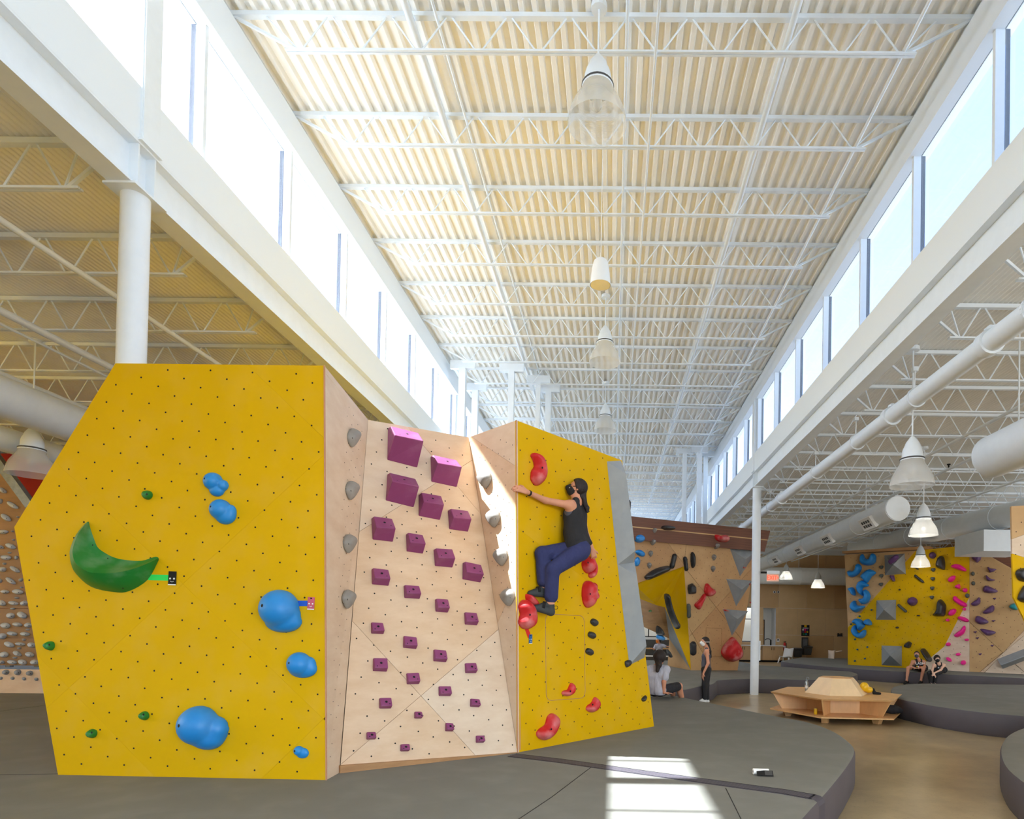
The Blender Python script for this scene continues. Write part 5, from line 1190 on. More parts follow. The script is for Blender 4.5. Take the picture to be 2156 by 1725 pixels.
# ---- signed distance modelling used for soft shapes and people
def cone(a, b_, ra, rb=None, k=.02): return ('c', np.array(a, float), np.array(b_, float), ra, rb if rb is not None else ra, k)
def elli(c, r, R_=None, k=.02): return ('e', np.array(c, float), np.array(r, float), np.array(R_, float) if R_ is not None else np.eye(3), k)
def prim_bounds(p):
    if p[0] == 'c': m = max(p[3], p[4]); return np.minimum(p[1], p[2]) - m, np.maximum(p[1], p[2]) + m
    m = max(p[2]); return p[1] - m, p[1] + m
def sdf_mesh(prims, h, grow=0.0, clips=(), cuts=()):
    lo = np.min([prim_bounds(p)[0] for p in prims], 0) - grow - 4 * h - .01; hi = np.max([prim_bounds(p)[1] for p in prims], 0) + grow + 4 * h + .01
    n = np.ceil((hi - lo) / h).astype(int) + 1
    F = np.full(n, .5, np.float32); ax = [lo[i] + h * np.arange(n[i]) for i in range(3)]
    for p in prims:
        a, b_ = prim_bounds(p); mg = grow + p[-1] + 3 * h
        s = [slice(max(0, int((a[i] - mg - lo[i]) / h)), min(n[i], int((b_[i] + mg - lo[i]) / h) + 2)) for i in range(3)]
        X, Y, Z = ax[0][s[0]][:, None, None], ax[1][s[1]][None, :, None], ax[2][s[2]][None, None, :]
        if p[0] == 'c':
            d = p[2] - p[1]; L2 = max(d @ d, 1e-9)
            t = np.clip(((X - p[1][0]) * d[0] + (Y - p[1][1]) * d[1] + (Z - p[1][2]) * d[2]) / L2, 0, 1)
            D = np.sqrt((X - p[1][0] - d[0] * t) ** 2 + (Y - p[1][1] - d[1] * t) ** 2 + (Z - p[1][2] - d[2] * t) ** 2) - (p[3] + (p[4] - p[3]) * t)
        else:
            R_ = p[3]; x, y, z = X - p[1][0], Y - p[1][1], Z - p[1][2]; r = p[2]
            q = [(R_[i][0] * x + R_[i][1] * y + R_[i][2] * z) for i in range(3)]
            k0 = np.sqrt(sum((q[i] / r[i]) ** 2 for i in range(3))); k1 = np.sqrt(sum((q[i] / r[i] ** 2) ** 2 for i in range(3)))
            D = k0 * (k0 - 1) / np.maximum(k1, 1e-6)
        sub = tuple(s); F[sub] = smin(F[sub], (D - grow).astype(np.float32), p[-1])
    X, Y, Z = ax[0][:, None, None], ax[1][None, :, None], ax[2][None, None, :]
    for pt, nr in clips:      # keep the side the normal points away from
        nr = np.array(nr, float); nr /= np.linalg.norm(nr)
        F = np.maximum(F, (X - pt[0]) * nr[0] + (Y - pt[1]) * nr[1] + (Z - pt[2]) * nr[2])
    for c, r in cuts:         # scoop a ball out
        F = np.maximum(F, r - np.sqrt((X - c[0]) ** 2 + (Y - c[1]) ** 2 + (Z - c[2]) ** 2))
    return surface_nets(F, lo, h)
p = Vector((5.42, 13.05, .55))
blob('chalk_bag', [elli(p + Vector((-.06, 0, .10)), (.09, .10, .10)), elli(p + Vector((.03, 0, .04)), (.09, .09, .07))], 'gold', 'yellow bag leaning on the right side of the bench backrest', 'bag', .02)
blob('climbing_shoe', [cone(p + Vector((.13, -.05, -.02)), p + Vector((.22, -.12, -.025)), .035, .025), cone(p + Vector((.13, -.05, -.02)), p + Vector((.12, -.03, .05)), .03, .028)], 'dark', 'black climbing shoe beside the yellow bag on the bench', 'shoe', .012)
p = Vector((5.75, 12.62, .15))
blob('black_bag', [elli(p + Vector((0, 0, .09)), (.20, .12, .09)), elli(p + Vector((.15, .05, .06)), (.10, .10, .06))], 'cloth_black', 'black bag lying on the lower shelf at the right of the bench', 'bag', .02)
# phone and roll of tape on the near mat
p = onz(1612, 1636, ZM)
e = tag(empty('phone', p), 'black phone lying on the near mat beside a white roll', 'phone')
d = Vector((1, -.12, 0)).normalized(); s = Vector((.10, .86, .50)).normalized(); nn = d.cross(s).normalized(); c = p + Vector((.0, .03, .024))
def flatbox(cx, a, b_, t, nm, m, par, **k):
    b = MB(); b.hexa([cx + d * x * a + s * y * b_ + nn * z for z in (0, t) for x, y in ((-1, -1), (1, -1), (1, 1), (-1, 1))]); return b.build(nm, m, par, **k)
flatbox(c, .078, .037, .009, 'case', 'dark', e, bevel=.003); flatbox(c + d * .035 + nn * .0092, .036, .031, .001, 'screen', 'grey_dark', e)
q = onz(1588, 1634, ZM) + Vector((0, .05, .03)); b = MB(); b.tube(q, q + Vector((.15, .0, 0)), .03, 18); o = tag(b.build('tape_roll', 'white', flat_angle=40), 'white roll lying on the near mat behind the phone', 'tape roll')
b = MB(); b.tube(q + Vector((-.002, 0, 0)), q + Vector((.0, 0, 0)), .012, 12); b.build('core', 'grey_dark', o)
# ================================================================== FAR END: COUNTER, CHAIRS, FOUNTAIN, SIGNS
yw = Y1 - .02
def fx(px): return at(px, 1340, yw).x
def fz(py, px=1690): return at(px, py, yw).z
for i, (xa, xb, lab) in enumerate(((5.7, 8.25, 'pale wood base cabinet under the kitchen window'), (8.27, 9.42, 'pale wood base cabinet right of the slim column'))):
    e = tag(empty('base_cabinet', (xa, yw - .6, 0)), lab, 'cabinet', 'kitchen cabinets')
    b = MB(); b.box((xa, yw - .58, .1), (xb, yw - .01, .88)); b.build('body', 'cabinet', e); b = MB(); b.box((xa, yw - .5, 0), (xb, yw - .05, .1)); b.build('plinth', 'dark', e)
    n = max(2, round((xb - xa) / .55)); st = (xb - xa) / n
    for k in range(n):
        b = MB(); b.box((xa + st * k + .006, yw - .60, .11), (xa + st * (k + 1) - .006, yw - .581, .87)); dr = b.build('door', 'cabinet', e)
        x = xa + st * (k + 1) - .06 if k % 2 == 0 else xa + st * k + .06
        b = MB(); b.box((x - .01, yw - .63, .66), (x + .01, yw - .601, .82)); b.build('handle', 'dark', dr)
b = MB(); b.box((5.7, yw - .64, .881), (9.44, yw - .01, .92)); tag(b.build('worktop', 'white'), 'thin white worktop along the kitchen cabinets', 'worktop')
x = fx(1620); e = tag(empty('tap', (x, yw - .3, .92)), 'black curved tap on the worktop in front of the white niche', 'tap')
b = MB(); b.tube((x, yw - .3, .92), (x, yw - .3, 1.22), .04, 10); b.build('body', 'dark', e); b = MB(); b.path([(x - .16 + .16 * math.cos(t), yw - .3, 1.18 + .10 * math.sin(t)) for t in np.linspace(0, 3.0, 8)], .02, 6); b.build('spout', 'dark', e)
# vacant spots: thermostat, cameras, poster, sign
def plate_on_wall(name, x0, x1, y0, y1, m, lab, cat, t=.03):
    b = MB(); b.box((fx(x0), yw - t, fz(y1, x0)), (fx(x1), yw - .001, fz(y0, x0))); return tag(b.build(name, m), lab, cat)
o = plate_on_wall('thermostat', 1635, 1641, 1345, 1352, 'white', 'small white wall unit with a dark display above the fire extinguisher', 'thermostat'); b = MB(); b.box((fx(1636.5), yw - .035, fz(1350)), (fx(1639.5), yw - .031, fz(1347))); b.build('display', 'dark', o)
for x, lab in ((1629, 'left one of two small round white wall speakers with dark centres'), (1637, 'right one of two small round white wall speakers with dark centres')):
    b = MB(); c = Vector((fx(x), yw, fz(1247, x))); b.tube(c, c - Vector((0, .06, 0)), .075, 14); o = tag(b.build('wall_speaker', 'white', flat_angle=40), lab, 'speaker', 'round wall speakers'); b = MB(); b.tube(c - Vector((0, .06, 0)), c - Vector((0, .065, 0)), .04, 10); b.build('cone', 'dark', o)
o = plate_on_wall('poster', 1687, 1704, 1316.5, 1339.5, 'dark', 'black poster with coloured squares above the drinking fountain', 'poster', .012)
b = MB(); b.box((fx(1693), yw - .016, fz(1321)), (fx(1698), yw - .012, fz(1316.5))); b.build('poster_tab', 'gold', o)
b = MB(); b.box((fx(1689.5), yw - .016, fz(1323.6)), (fx(1702), yw - .012, fz(1322))); b.build('title_bar', 'white', o)
for i, (px_, py_, c) in enumerate(((1690.5, 1326.5, 'white'), (1695, 1326.5, 'pink'), (1699.5, 1326.5, 'violet'), (1690.5, 1331, 'violet'), (1695, 1331, 'red'), (1699.5, 1331, 'gold'), (1692, 1335.5, 'green'), (1697, 1335.5, 'teal'))):
    b = MB(); b.box((fx(px_ - 1.7), yw - .016, fz(py_ + 1.7)), (fx(px_ + 1.7), yw - .012, fz(py_ - 1.7))); b.build('colour_square', c, o)
o = plate_on_wall('wall_sign', 1763, 1773.5, 1336, 1341, 'dark', 'small black two-part wall sign left of the yellow far wall', 'sign', .02)
for x0, x1 in ((1763, 1767), (1769, 1773.5)): b = MB(); b.box((fx(x0), yw - .02, fz(1334.5)), (fx(x1), yw - .001, fz(1332.5))); b.build('top_tab', 'dark', o)
for k in range(4): b = MB(); b.box((fx(1764.6 + k * 2), yw - .023, fz(1339.6)), (fx(1765.8 + k * 2), yw - .02, fz(1337.6))); b.build('letter', 'foot_grey', o)
# fire extinguisher
c = Vector((fx(1651), yw - .12, 0)); z0 = fz(1371); e = tag(empty('fire_extinguisher', c + Vector((0, 0, z0))), 'red fire extinguisher hanging on the far plywood wall', 'fire extinguisher')
b = MB(); b.lathe([(.06, 0), (.075, .02), (.075, .36), (.05, .43), (.02, .45)], c + Vector((0, 0, z0)), 16, cap0=True, cap1=True); b.build('cylinder', 'red', e, flat_angle=40)
b = MB(); b.lathe([(.0765, .18), (.0765, .27)], c + Vector((0, 0, z0)), 16); b.build('label_band', 'white', e)
b = MB(); b.bar(c + Vector((-.07, 0, z0 + .48)), c + Vector((.08, 0, z0 + .52)), .03, .03); b.tube(c + Vector((0, 0, z0 + .44)), c + Vector((0, 0, z0 + .5)), .02, 8); b.build('valve_handle', 'dark', e)
b = MB(); b.path([c + Vector((.03, -.02, z0 + .48)), c + Vector((.1, -.03, z0 + .4)), c + Vector((.09, -.03, z0 + .15))], .012, 6); b.build('hose', 'dark', e)
b = MB(); b.box((c.x - .05, yw - .05, z0 + .25), (c.x + .05, yw - .001, z0 + .3)); b.build('bracket', 'dark', e)
# drinking fountain: two bowls and a bottle filler
e = tag(empty('drinking_fountain', (fx(1690), yw, .5)), 'two-level stainless drinking fountain with bottle filler on the far wall', 'drinking fountain')
xa, xb = fx(1687.5), fx(1705); b = MB(); b.box((xa, yw - .12, fz(1362)), (xb - .12, yw - .001, fz(1342))); b.build('filler_panel', 'grey_dark', e); b = MB(); b.box((xa + .05, yw - .13, fz(1360)), (xb - .18, yw - .121, fz(1345))); b.build('filler_recess', 'galv', e)
for (p0, p1, q0, q1, nm) in ((1687.5, 1707, 1361, 1379, 'high_bowl'), (1669, 1687, 1366, 1384, 'low_bowl')):
    xa, xb, zt, zb = fx(p0), fx(p1), fz(q0), fz(q1); b = MB()
    b.hexa([(xa + .05, yw - .28, zb), (xb - .05, yw - .28, zb), (xb - .05, yw - .001, zb), (xa + .05, yw - .001, zb), (xa + .03, yw - .40, zt - .12), (xb - .03, yw - .40, zt - .12), (xb - .03, yw - .001, zt - .12), (xa + .03, yw - .001, zt - .12)])
    b.hexa([(xa + .03, yw - .40, zt - .119), (xb - .03, yw - .40, zt - .119), (xb - .03, yw - .001, zt - .119), (xa + .03, yw - .001, zt - .119), (xa, yw - .46, zt), (xb, yw - .46, zt), (xb, yw - .001, zt + .04), (xa, yw - .001, zt + .04)])
    b.build(nm, 'grey_dark', e, bevel=.015)
    b = MB(); b.tube((xa + .12, yw - .2, zt + .03), (xa + .12, yw - .24, zt + .08), .015, 8); b.build('spout', 'steel', e)
# moulded low chairs
def low_chair(c, rz, m, lab, tip=0.0):
    e = empty('lounge_chair', c, rz); e.rotation_euler = (tip, 0, rz); tag(e, lab, 'chair')
    prof = [(-.30, .34), (-.10, .30), (.12, .27), (.20, .30), (.30, .52), (.40, .74), (.42, .78)]
    b = MB(); n = len(prof); vs = []
    for s, k in ((-1, 1), (1, 1)):
        for y, z in prof: vs.append((s * (.28 - .05 * max(0, y)), y, z + (.03 if abs(s) else 0)))
    for y, z in prof: vs.append((0, y, z - .02))
    b.add(vs, [(i, i + 1, 2 * n + i + 1, 2 * n + i) for i in range(n - 1)] + [(2 * n + i, 2 * n + i + 1, n + i + 1, n + i) for i in range(n - 1)])
    o = b.build('seat_shell', m, e, local=True, smooth=True); sm = o.modifiers.new('thick', 'SOLIDIFY'); sm.thickness = .03
    for sx in (-1, 1):
        for y, ty in ((-.24, -.36), (.18, .34)):
            b = MB(); b.bar((sx * .24, y, .31), (sx * .30, ty, 0), .07, .04); b.build('leg', m, e, local=True)
    return e
low_chair(Vector((9.4, 33.15, 0)), math.radians(-38), 'white', 'white moulded low chair in front of the drinking fountain')
low_chair(Vector((11.15, 30.4, .46)), math.radians(100), 'plywood_pale', 'tipped pale chair lying on the mat beside the far yellow wall', tip=math.radians(-80))
# exit sign on a bracket beside the slim column
c = at(1627, 1217, 17.05); e = tag(empty('exit_sign', c), 'lit red EXIT sign with an arrow, hung beside the slim column', 'sign')
wd, ht = .33, .20
b = MB(); b.box((c.x - wd / 2, c.y - .012, c.z - ht / 2), (c.x + wd / 2, c.y + .012, c.z + ht / 2)); mat('exit_panel', rgb(250, 200, 170), .2); b.build('panel', 'exit_panel', e)
b = MB(); b.box((c.x - wd / 2 - .01, c.y - .05, c.z + ht / 2), (c.x + wd / 2 + .01, c.y + .05, c.z + ht / 2 + .09)); b.build('housing', 'duct', e)
b = MB(); b.box((XR + .118, c.y - .03, c.z + ht / 2 + .02), (c.x - wd / 2 - .01, c.y + .03, c.z + ht / 2 + .07)); b.build('bracket', 'dark', e)
def text(body, size, loc, rot, m, parent, name, ext=.004, sx=1.0):
    cu = bpy.data.curves.new(name, 'FONT'); cu.body = body; cu.size = size; cu.extrude = ext; cu.align_x = 'CENTER'; cu.align_y = 'CENTER'; cu.offset = size * .012
    t = bpy.data.objects.new(name, cu); COL.objects.link(t)
    dg = bpy.context.evaluated_depsgraph_get(); me = bpy.data.meshes.new_from_object(t.evaluated_get(dg)); bpy.data.objects.remove(t); bpy.data.curves.remove(cu)
    me.transform(Matrix.Diagonal((sx, 1, 1, 1))); me.materials.clear()
    o = link(name, me, m, None, False, False, Vector(loc)); o.rotation_euler = rot
    if parent is not None: o.parent = parent; o.matrix_parent_inverse = world_of(parent).inverted()
    return o
text('EXIT', .175, (c.x - .025, c.y - .016, c.z - .005), (math.radians(90), 0, 0), 'exit_red', e, 'letters', sx=.78)
text('>', .12, (c.x + .135, c.y - .016, c.z), (math.radians(90), 0, 0), 'exit_red', e, 'arrow', sx=.7)
# red wall beyond the training board and storage seen through the cave
b = MB(); b.box((-16.9, 14.0, 2.0), (-8.2, 14.15, 5.6)); tag(b.build('red_climbing_wall', 'red_wall'), 'deep red wall panel behind the left bell lamp', 'climbing wall')
x0, x1 = at(1350, 1380, 29).x, at(1400, 1380, 29).x
e = tag(empty('storage_shelf', (x0, 29, 0)), 'dark low storage shelf seen through the cave', 'shelf')
b = MB(); b.box((x0 - .6, 29, 0), (x1 + .8, 29.5, 1.22)); b.build('body', 'grey_dark', e)
for z, m in ((.42, 'white'), (.78, 'plywood_far')): b = MB(); b.box((x0 - .6, 28.9, z), (x1 + .8, 29, z + .06)); b.build('shelf_board', m, e)
# ================================================================== PEOPLE
def nv(v): v = np.array(v, float); return v / np.linalg.norm(v)
def A3(p): return np.array([p.x, p.y, p.z])
def frame3(f, up):
    f = nv(f); s = nv(np.cross(f, up)); u = np.cross(s, f); return f, s, u      # forward, right, up
HS = [1.0]
def head_prims(c, f, up):
    k_ = HS[0]; f, s, u = frame3(f, up); R_ = np.array([s, f, u])
    pr = [elli(c - f * .012 + u * .022, (.076, .092, .088), R_, .02), elli(c + f * .032 - u * .05, (.054, .058, .062), R_, .04),
          cone(c + f * .088 + u * .012, c + f * .108 - u * .018, .009, .014, .015)]
    for k in (-1, 1): pr += [elli(c + s * k * .074 - f * .01 - u * .005, (.012, .02, .032), R_, .008), cone(c + f * .076 + s * k * .012 + u * .032, c + f * .07 + s * k * .05 + u * .03, .011, .010, .012)]
    pr += [cone(c + f * .082 - s * .02 - u * .055, c + f * .082 + s * .02 - u * .055, .008, .008, .008)]
    out = []
    for p in pr:
        if p[0] == 'c': out.append(('c', c + (p[1] - c) * k_, c + (p[2] - c) * k_, p[3] * k_, p[4] * k_, p[5]))
        else: out.append(('e', c + (p[1] - c) * k_, p[2] * k_, p[3], p[4]))
    return out
def hand_prims(w, d, nrm, curl, thumb=1, scale=1.0, flat=False):
    """palm, four unequal bent fingers and a thumb leaving the side of the palm; nrm points out of the palm"""
    d = nv(d); nrm = nv(nrm - d * np.dot(nrm, d)); ac = np.cross(d, nrm); k = scale; pr = []
    for t in (-.026, -.009, .009, .026): pr.append(cone(w + d * .012 * k + ac * t * .7 * k, w + d * .085 * k + ac * t * k, .014 * k, .012 * k, .014))
    for i, (t, L_) in enumerate(((-.031, .85), (-.0105, 1.0), (.0105, .95), (.031, .72))):
        p = w + d * .088 * k + ac * t * k; a = curl * .55
        for j, l in enumerate((.042, .028, .022)):
            dd = d * math.cos(a) + nrm * math.sin(a); q = p + dd * l * L_ * k; r = (.0092, .0086, .0080)[j] * k
            pr.append(cone(p, q, r, r * .94, .004)); p = q; a += curl * .62
    side = ac * -.034 * thumb * k; p = w + d * .028 * k + side * .8; dd = nv(d * .7 + nv(side) * .75 + nrm * .35)
    q = p + dd * .04 * k; pr.append(cone(p, q, .0125 * k, .0105 * k, .012)); dd2 = nv(dd * .6 + d * .6 + nrm * (.5 if curl > .3 else .1)); pr.append(cone(q, q + dd2 * .034 * k, .0105 * k, .0088 * k, .005))
    return pr
def part(o_prims, h, m, name, parent, **k):
    V, Q = sdf_mesh(o_prims, h, **k)
    return net_object(name, V, Q, m, parent)
def torso_prims(J, kx=1.0):
    sh = nv(J['shR'] - J['shL']); hp = nv(J['hipR'] - J['hipL']); pr = []
    for t in (-1, 1):
        pr += [cone(J['chest'] + sh * .068 * t * kx, J['waist'] + (sh + hp) * .5 * .05 * t * kx, .098 * kx, .078 * kx, .06), cone(J['waist'] + (sh + hp) * .5 * .05 * t * kx, J['pelvis'] + hp * .07 * t, .078 * kx, .098 * kx, .06)]
    pr += [cone(J['shL'], J['neck'], .048 * kx, .045, .05), cone(J['shR'], J['neck'], .048 * kx, .045, .05), cone(J['shL'], J['chest'], .05 * kx, .08 * kx, .05), cone(J['shR'], J['chest'], .05 * kx, .08 * kx, .05)]
    return pr
def body_prims(J, kx=1.0):
    pr = torso_prims(J, kx)
    pr += [cone(J['neck'] - (J['head'] - J['neck']) * .1, J['head'] - nv(J['head'] - J['neck']) * .04, .05, .046, .04)]
    for s in 'LR':
        pr += [cone(J['sh' + s], J['el' + s], .046 * kx, .036 * kx, .03), cone(J['el' + s], J['wr' + s], .037 * kx, .025 * kx, .02),
               cone(J['hip' + s], J['kn' + s], .086 * kx, .055 * kx, .05), cone(J['kn' + s], J['an' + s], .054 * kx, .034 * kx, .03),
               cone(J['kn' + s] * .68 + J['an' + s] * .32 - J['calf' + s] * .018, J['kn' + s] * .4 + J['an' + s] * .6, .044 * kx, .034 * kx, .03),
               cone(J['an' + s], J['heel' + s], .033, .030, .02), cone(J['heel' + s], J['toe' + s], .034, .022, .02), cone(J['an' + s], J['toe' + s] * .6 + J['an' + s] * .4, .03, .026, .03)]
    return pr
def person(label, J, hd_f, up, h, skin, hands, kx=1.0):
    """J joints; hands {'L': (direction, palm normal, curl, thumb)}; returns root and the skin prims"""
    base = (J['heelL'] + J['heelR']) / 2
    for s in 'LR':
        if 'calf' + s not in J: J['calf' + s] = nv(J['toe' + s] - J['heel' + s])
    root = tag(empty('person', base), label, 'person')
    pr = body_prims(J, kx) + head_prims(J['head'], hd_f, up)
    for s, a in hands.items(): pr += hand_prims(J['wr' + s], *a)
    part(pr, h, skin, 'body', root)
    f, sd, u = frame3(hd_f, up); c = J['head']
    for k in (-1, 1):
        b = MB(); e0 = c + f * .0815 + sd * k * .031 + u * .014; b.disc(Vector(e0), Vector(f + sd * k * .25), .0125, 10); o = b.build('eye', 'white', root)
        b = MB(); b.disc(Vector(e0 + (f + sd * k * .25) * .0015), Vector(f + sd * k * .25), .007, 8); b.build('iris', 'dark', o)
    return root, (f, sd, u)
def hair(root, c, fr, h, grow=.016, tail=None, m='hair', low=.06, fringe=.03):
    f, s, u = fr; R_ = np.array([s, f, u])
    pr = [elli(c - f * .014 + u * .024, (.077 + grow, .093 + grow, .089 + grow), R_, .01)]
    part(pr, h, m, 'hair', root, clips=[(c + f * (.03 + fringe) + u * .05, f * 1.0 - u * .62), (c - u * low, -u * 1.0 + f * .55)])
    if tail: part([cone(a, b_, ra, rb, .02) for a, b_, ra, rb in tail], h, m, 'ponytail', root)
def mask(root, c, fr, m, h, strap=True, strap_m=None):
    f, s, u = fr; R_ = np.array([s, f, u])
    part([elli(c + f * .038 - u * .045, (.064, .072, .066), R_, .02), cone(c + f * .086 + u * .010, c + f * .108 - u * .024, .016, .028, .03)], h, m, 'face_mask', root, clips=[(c + u * .012 + f * .05, u * 1.0 - f * .25), (c + f * .022, -f + u * .25)])
    if strap:
        b = MB()
        for k in (-1, 1):
            b.path([Vector(c + f * .055 + s * k * .066 - u * .004), Vector(c + f * .02 + s * k * .082 + u * .004), Vector(c - f * .012 + s * k * .084 + u * .012)], .0035, 4)
            b.path([Vector(c + f * .045 + s * k * .062 - u * .07), Vector(c + f * .01 + s * k * .08 - u * .04)], .0035, 4)
        b.build('mask_strap', strap_m or m, root)
def trousers(root, J, h, m, grow=.018, cuff=.82, name='trousers', kx=1.0, flare=1.0):
    pr = []
    hp = nv(J['hipR'] - J['hipL'])
    for t in (-1, 1): pr.append(cone(J['waist'] * .4 + J['pelvis'] * .6 + hp * .05 * t, J['pelvis'] + hp * .07 * t, .070 * kx, .096 * kx, .06))
    clips = []
    for s in 'LR':
        end = J['kn' + s] + (J['an' + s] - J['kn' + s]) * cuff if cuff > 0 else J['hip' + s] + (J['kn' + s] - J['hip' + s]) * (1 + cuff)
        pr.append(cone(J['hip' + s], J['kn' + s] if cuff > 0 else end, .09 * kx, (.060 if cuff > 0 else .07) * kx, .05))
        if cuff > 0: pr.append(cone(J['kn' + s], end, .058 * kx, .045 * flare * kx, .03))
    o = part(pr, h, m, name, root, grow=grow)
    return o
def shoe(root, J, s, h, m='shoe'):
    pr = [cone(J['heel' + s], J['toe' + s], .042, .030, .02), cone(J['an' + s] * .75 + J['heel' + s] * .25, J['heel' + s], .042, .042, .02), cone(J['an' + s] * .7 + J['toe' + s] * .3, J['toe' + s], .036, .027, .03)]
    return part(pr, h, m, 'shoe', root)
def jnt(d): return {k: A3(at(*v)) for k, v in d.items()}

# ---------------- the climber on the yellow prow
J = jnt(dict(head=(1215, 1029, 7.20), neck=(1214, 1057, 7.20), shL=(1199, 1064, 7.05), shR=(1226, 1070, 7.34), chest=(1211, 1085, 7.2), waist=(1212, 1124, 7.18), pelvis=(1220, 1154, 7.14),
             elL=(1148, 1054, 6.90), wrL=(1109, 1036, 6.66), elR=(1231, 1116, 7.38), wrR=(1247, 1157, 7.46), hipL=(1220, 1162, 7.03), hipR=(1213, 1157, 7.22),
             knL=(1163, 1200, 6.84), anL=(1160, 1270, 6.86), heelL=(1160, 1289, 6.87), toeL=(1126, 1281, 6.83), knR=(1142, 1166, 6.88), anR=(1146, 1238, 6.92), heelR=(1149, 1251, 6.92), toeR=(1117, 1250, 6.83)))
HF = (-.93, -.10, .30)
root, fr = person('climber in black tank top, navy trousers and black mask hanging on the yellow prow', J, HF, (.25, 0, 1), .0075, 'skin',
                  {'L': (nv(A3(at(1084, 1026, 6.60)) - J['wrL']), np.array([-.2, .9, -.3]), .75, 1), 'R': (nv(A3(at(1252, 1177, 7.50)) - J['wrR']), np.array([-.3, .6, .2]), 1.0, -1)})
c = J['head']; f, s, u = fr
hair(root, c, fr, .007, grow=.015, tail=[(c - f * .085 - u * .02, A3(at(1232, 1062, 7.2)), .034, .026), (A3(at(1232, 1062, 7.2)), A3(at(1236, 1070, 7.2)), .022, .020), (A3(at(1236, 1070, 7.2)), A3(at(1237, 1078, 7.2)), .030, .016), (c - f * .09 + u * .0, c - f * .07 - u * .07, .03, .04)], low=.075, fringe=.02)
mask(root, c, fr, 'cloth_black', .006)
b = MB(); q = c + f * .082 + s * -.048 - u * .03; b.disc(Vector(q + (f * .5 - s) * .006), Vector(f * .6 - s), .008, 6); b.build('mask_label', 'board_hold', root)
# tank top: torso with straps over the shoulders, arms and armholes left bare
sh = nv(J['shR'] - J['shL']); fwd = nv(np.cross(sh, np.array([0, 0, 1.0]))); fwd = fwd if fwd[0] < 0 else -fwd
tp = []
for t in (-1, 1): tp += [cone(J['chest'] + sh * .068 * t, J['waist'] + sh * .055 * t, .098, .094, .06), cone(J['waist'] + sh * .055 * t, J['pelvis'] + sh * .07 * t + np.array([0, 0, .01]), .094, .122, .06)]
tp += [cone(J['neck'] + sh * .06 - fwd * .02, J['chest'] + sh * .06, .035, .08, .04), cone(J['neck'] - sh * .06 - fwd * .02, J['chest'] - sh * .06, .035, .08, .04)]
part(tp, .0075, 'cloth_black', 'tank_top', root, grow=.013, clips=[(J['pelvis'] - np.array([0, 0, .02]), (.55, 0, -1))], cuts=[(J['shL'] - sh * .055 + np.array([-.02, 0, -.045]), .088), (J['shR'] + sh * .055 + np.array([0, 0, -.045]), .085)])
part([cone(J['chest'] - sh * .068 + np.array([.0, 0, .0]), J['chest'] - sh * .066 + np.array([0, 0, -.06]), .100, .096, .05)], .0075, 'cloth_slate', 'sports_bra', root, grow=.008, clips=[(J['chest'] + np.array([0, 0, .035]), (0, 0, 1)), (J['chest'] - sh * .03, sh)])
trousers(root, J, .0075, 'cloth_navy', grow=.022, cuff=.80, flare=1.25)
for k in 'LR':
    so_ = shoe(root, J, k, .0065)
    b = MB(); a_, t_ = J['an' + k], J['toe' + k]; m_ = a_ * .55 + t_ * .45
    ax_ = nv(J['toe' + k] - J['heel' + k]); b.tube(Vector(m_ - ax_ * .015), Vector(m_ + ax_ * .015), .046, 14); b.build('strap', 'dark', so_)
b = MB(); a_ = J['heelL'] + np.array([.035, 0, .03]); b.path([Vector(a_ + np.array([.02 + .022 * math.sin(t), 0, .02 + .02 * math.cos(t)])) for t in np.linspace(0, 6.28, 9)], .003, 4); b.build('pull_loop', 'dark', root)
b = MB(); w_ = J['wrL'] + (J['elL'] - J['wrL']) * .14; d_ = nv(J['elL'] - J['wrL']); b.tube(Vector(w_ - d_ * .008), Vector(w_ + d_ * .008), .0325, 14); b.tube(Vector(w_ - d_ * .012), Vector(w_ + d_ * .012), .030, 12); b.build('wristband', 'dark', root)

# ---------------- standing woman with white mask
Yw = 15.1
J = jnt(dict(head=(1484, 1352, Yw), neck=(1488, 1367, Yw), shL=(1488, 1373, Yw - .17), shR=(1490, 1373, Yw + .17), chest=(1487, 1383, Yw), waist=(1486, 1398, Yw), pelvis=(1487, 1408, Yw), elL=(1491, 1397, Yw - .24), wrL=(1481, 1418, Yw - .22), elR=(1488, 1397, Yw + .24), wrR=(1479, 1418, Yw + .2),
             hipL=(1486, 1411, Yw - .09), hipR=(1488, 1411, Yw + .09), knL=(1484, 1442, Yw - .10), knR=(1487, 1442, Yw + .10), anL=(1483, 1472, Yw - .10), anR=(1489, 1472, Yw + .12), heelL=(1484, 1477, Yw - .10), heelR=(1490, 1477, Yw + .12), toeL=(1472, 1478, Yw - .12), toeR=(1478, 1478, Yw + .12)))
root, fr = person('standing woman in dark tank top, black leggings and white mask, facing left', J, (-1, -.25, .0), (0, 0, 1), .0125, 'skin', {'L': ((-.15, 0, -1), np.array([1.0, .2, 0]), .4, -1), 'R': ((-.15, 0, -1), np.array([1.0, .2, 0]), .4, 1)})
c = J['head']; f, s, u = fr
hair(root, c, fr, .011, tail=[(c - f * .085 - u * .03, A3(at(1495, 1372, Yw)), .03, .035), (A3(at(1495, 1372, Yw)), A3(at(1497, 1384, Yw)), .03, .02)], fringe=.02)
mask(root, c, fr, 'white', .010, strap_m='white')
b = MB(); b.path([Vector(c + np.array([0, 0, .0]) + s * .094 * math.sin(t) + f * .108 * math.cos(t) - f * .012) for t in np.linspace(.7, 5.58, 14)], .007, 4); b.build('mask_band', 'white', root)
tp = torso_prims(J); sh = nv(J['shR'] - J['shL'])
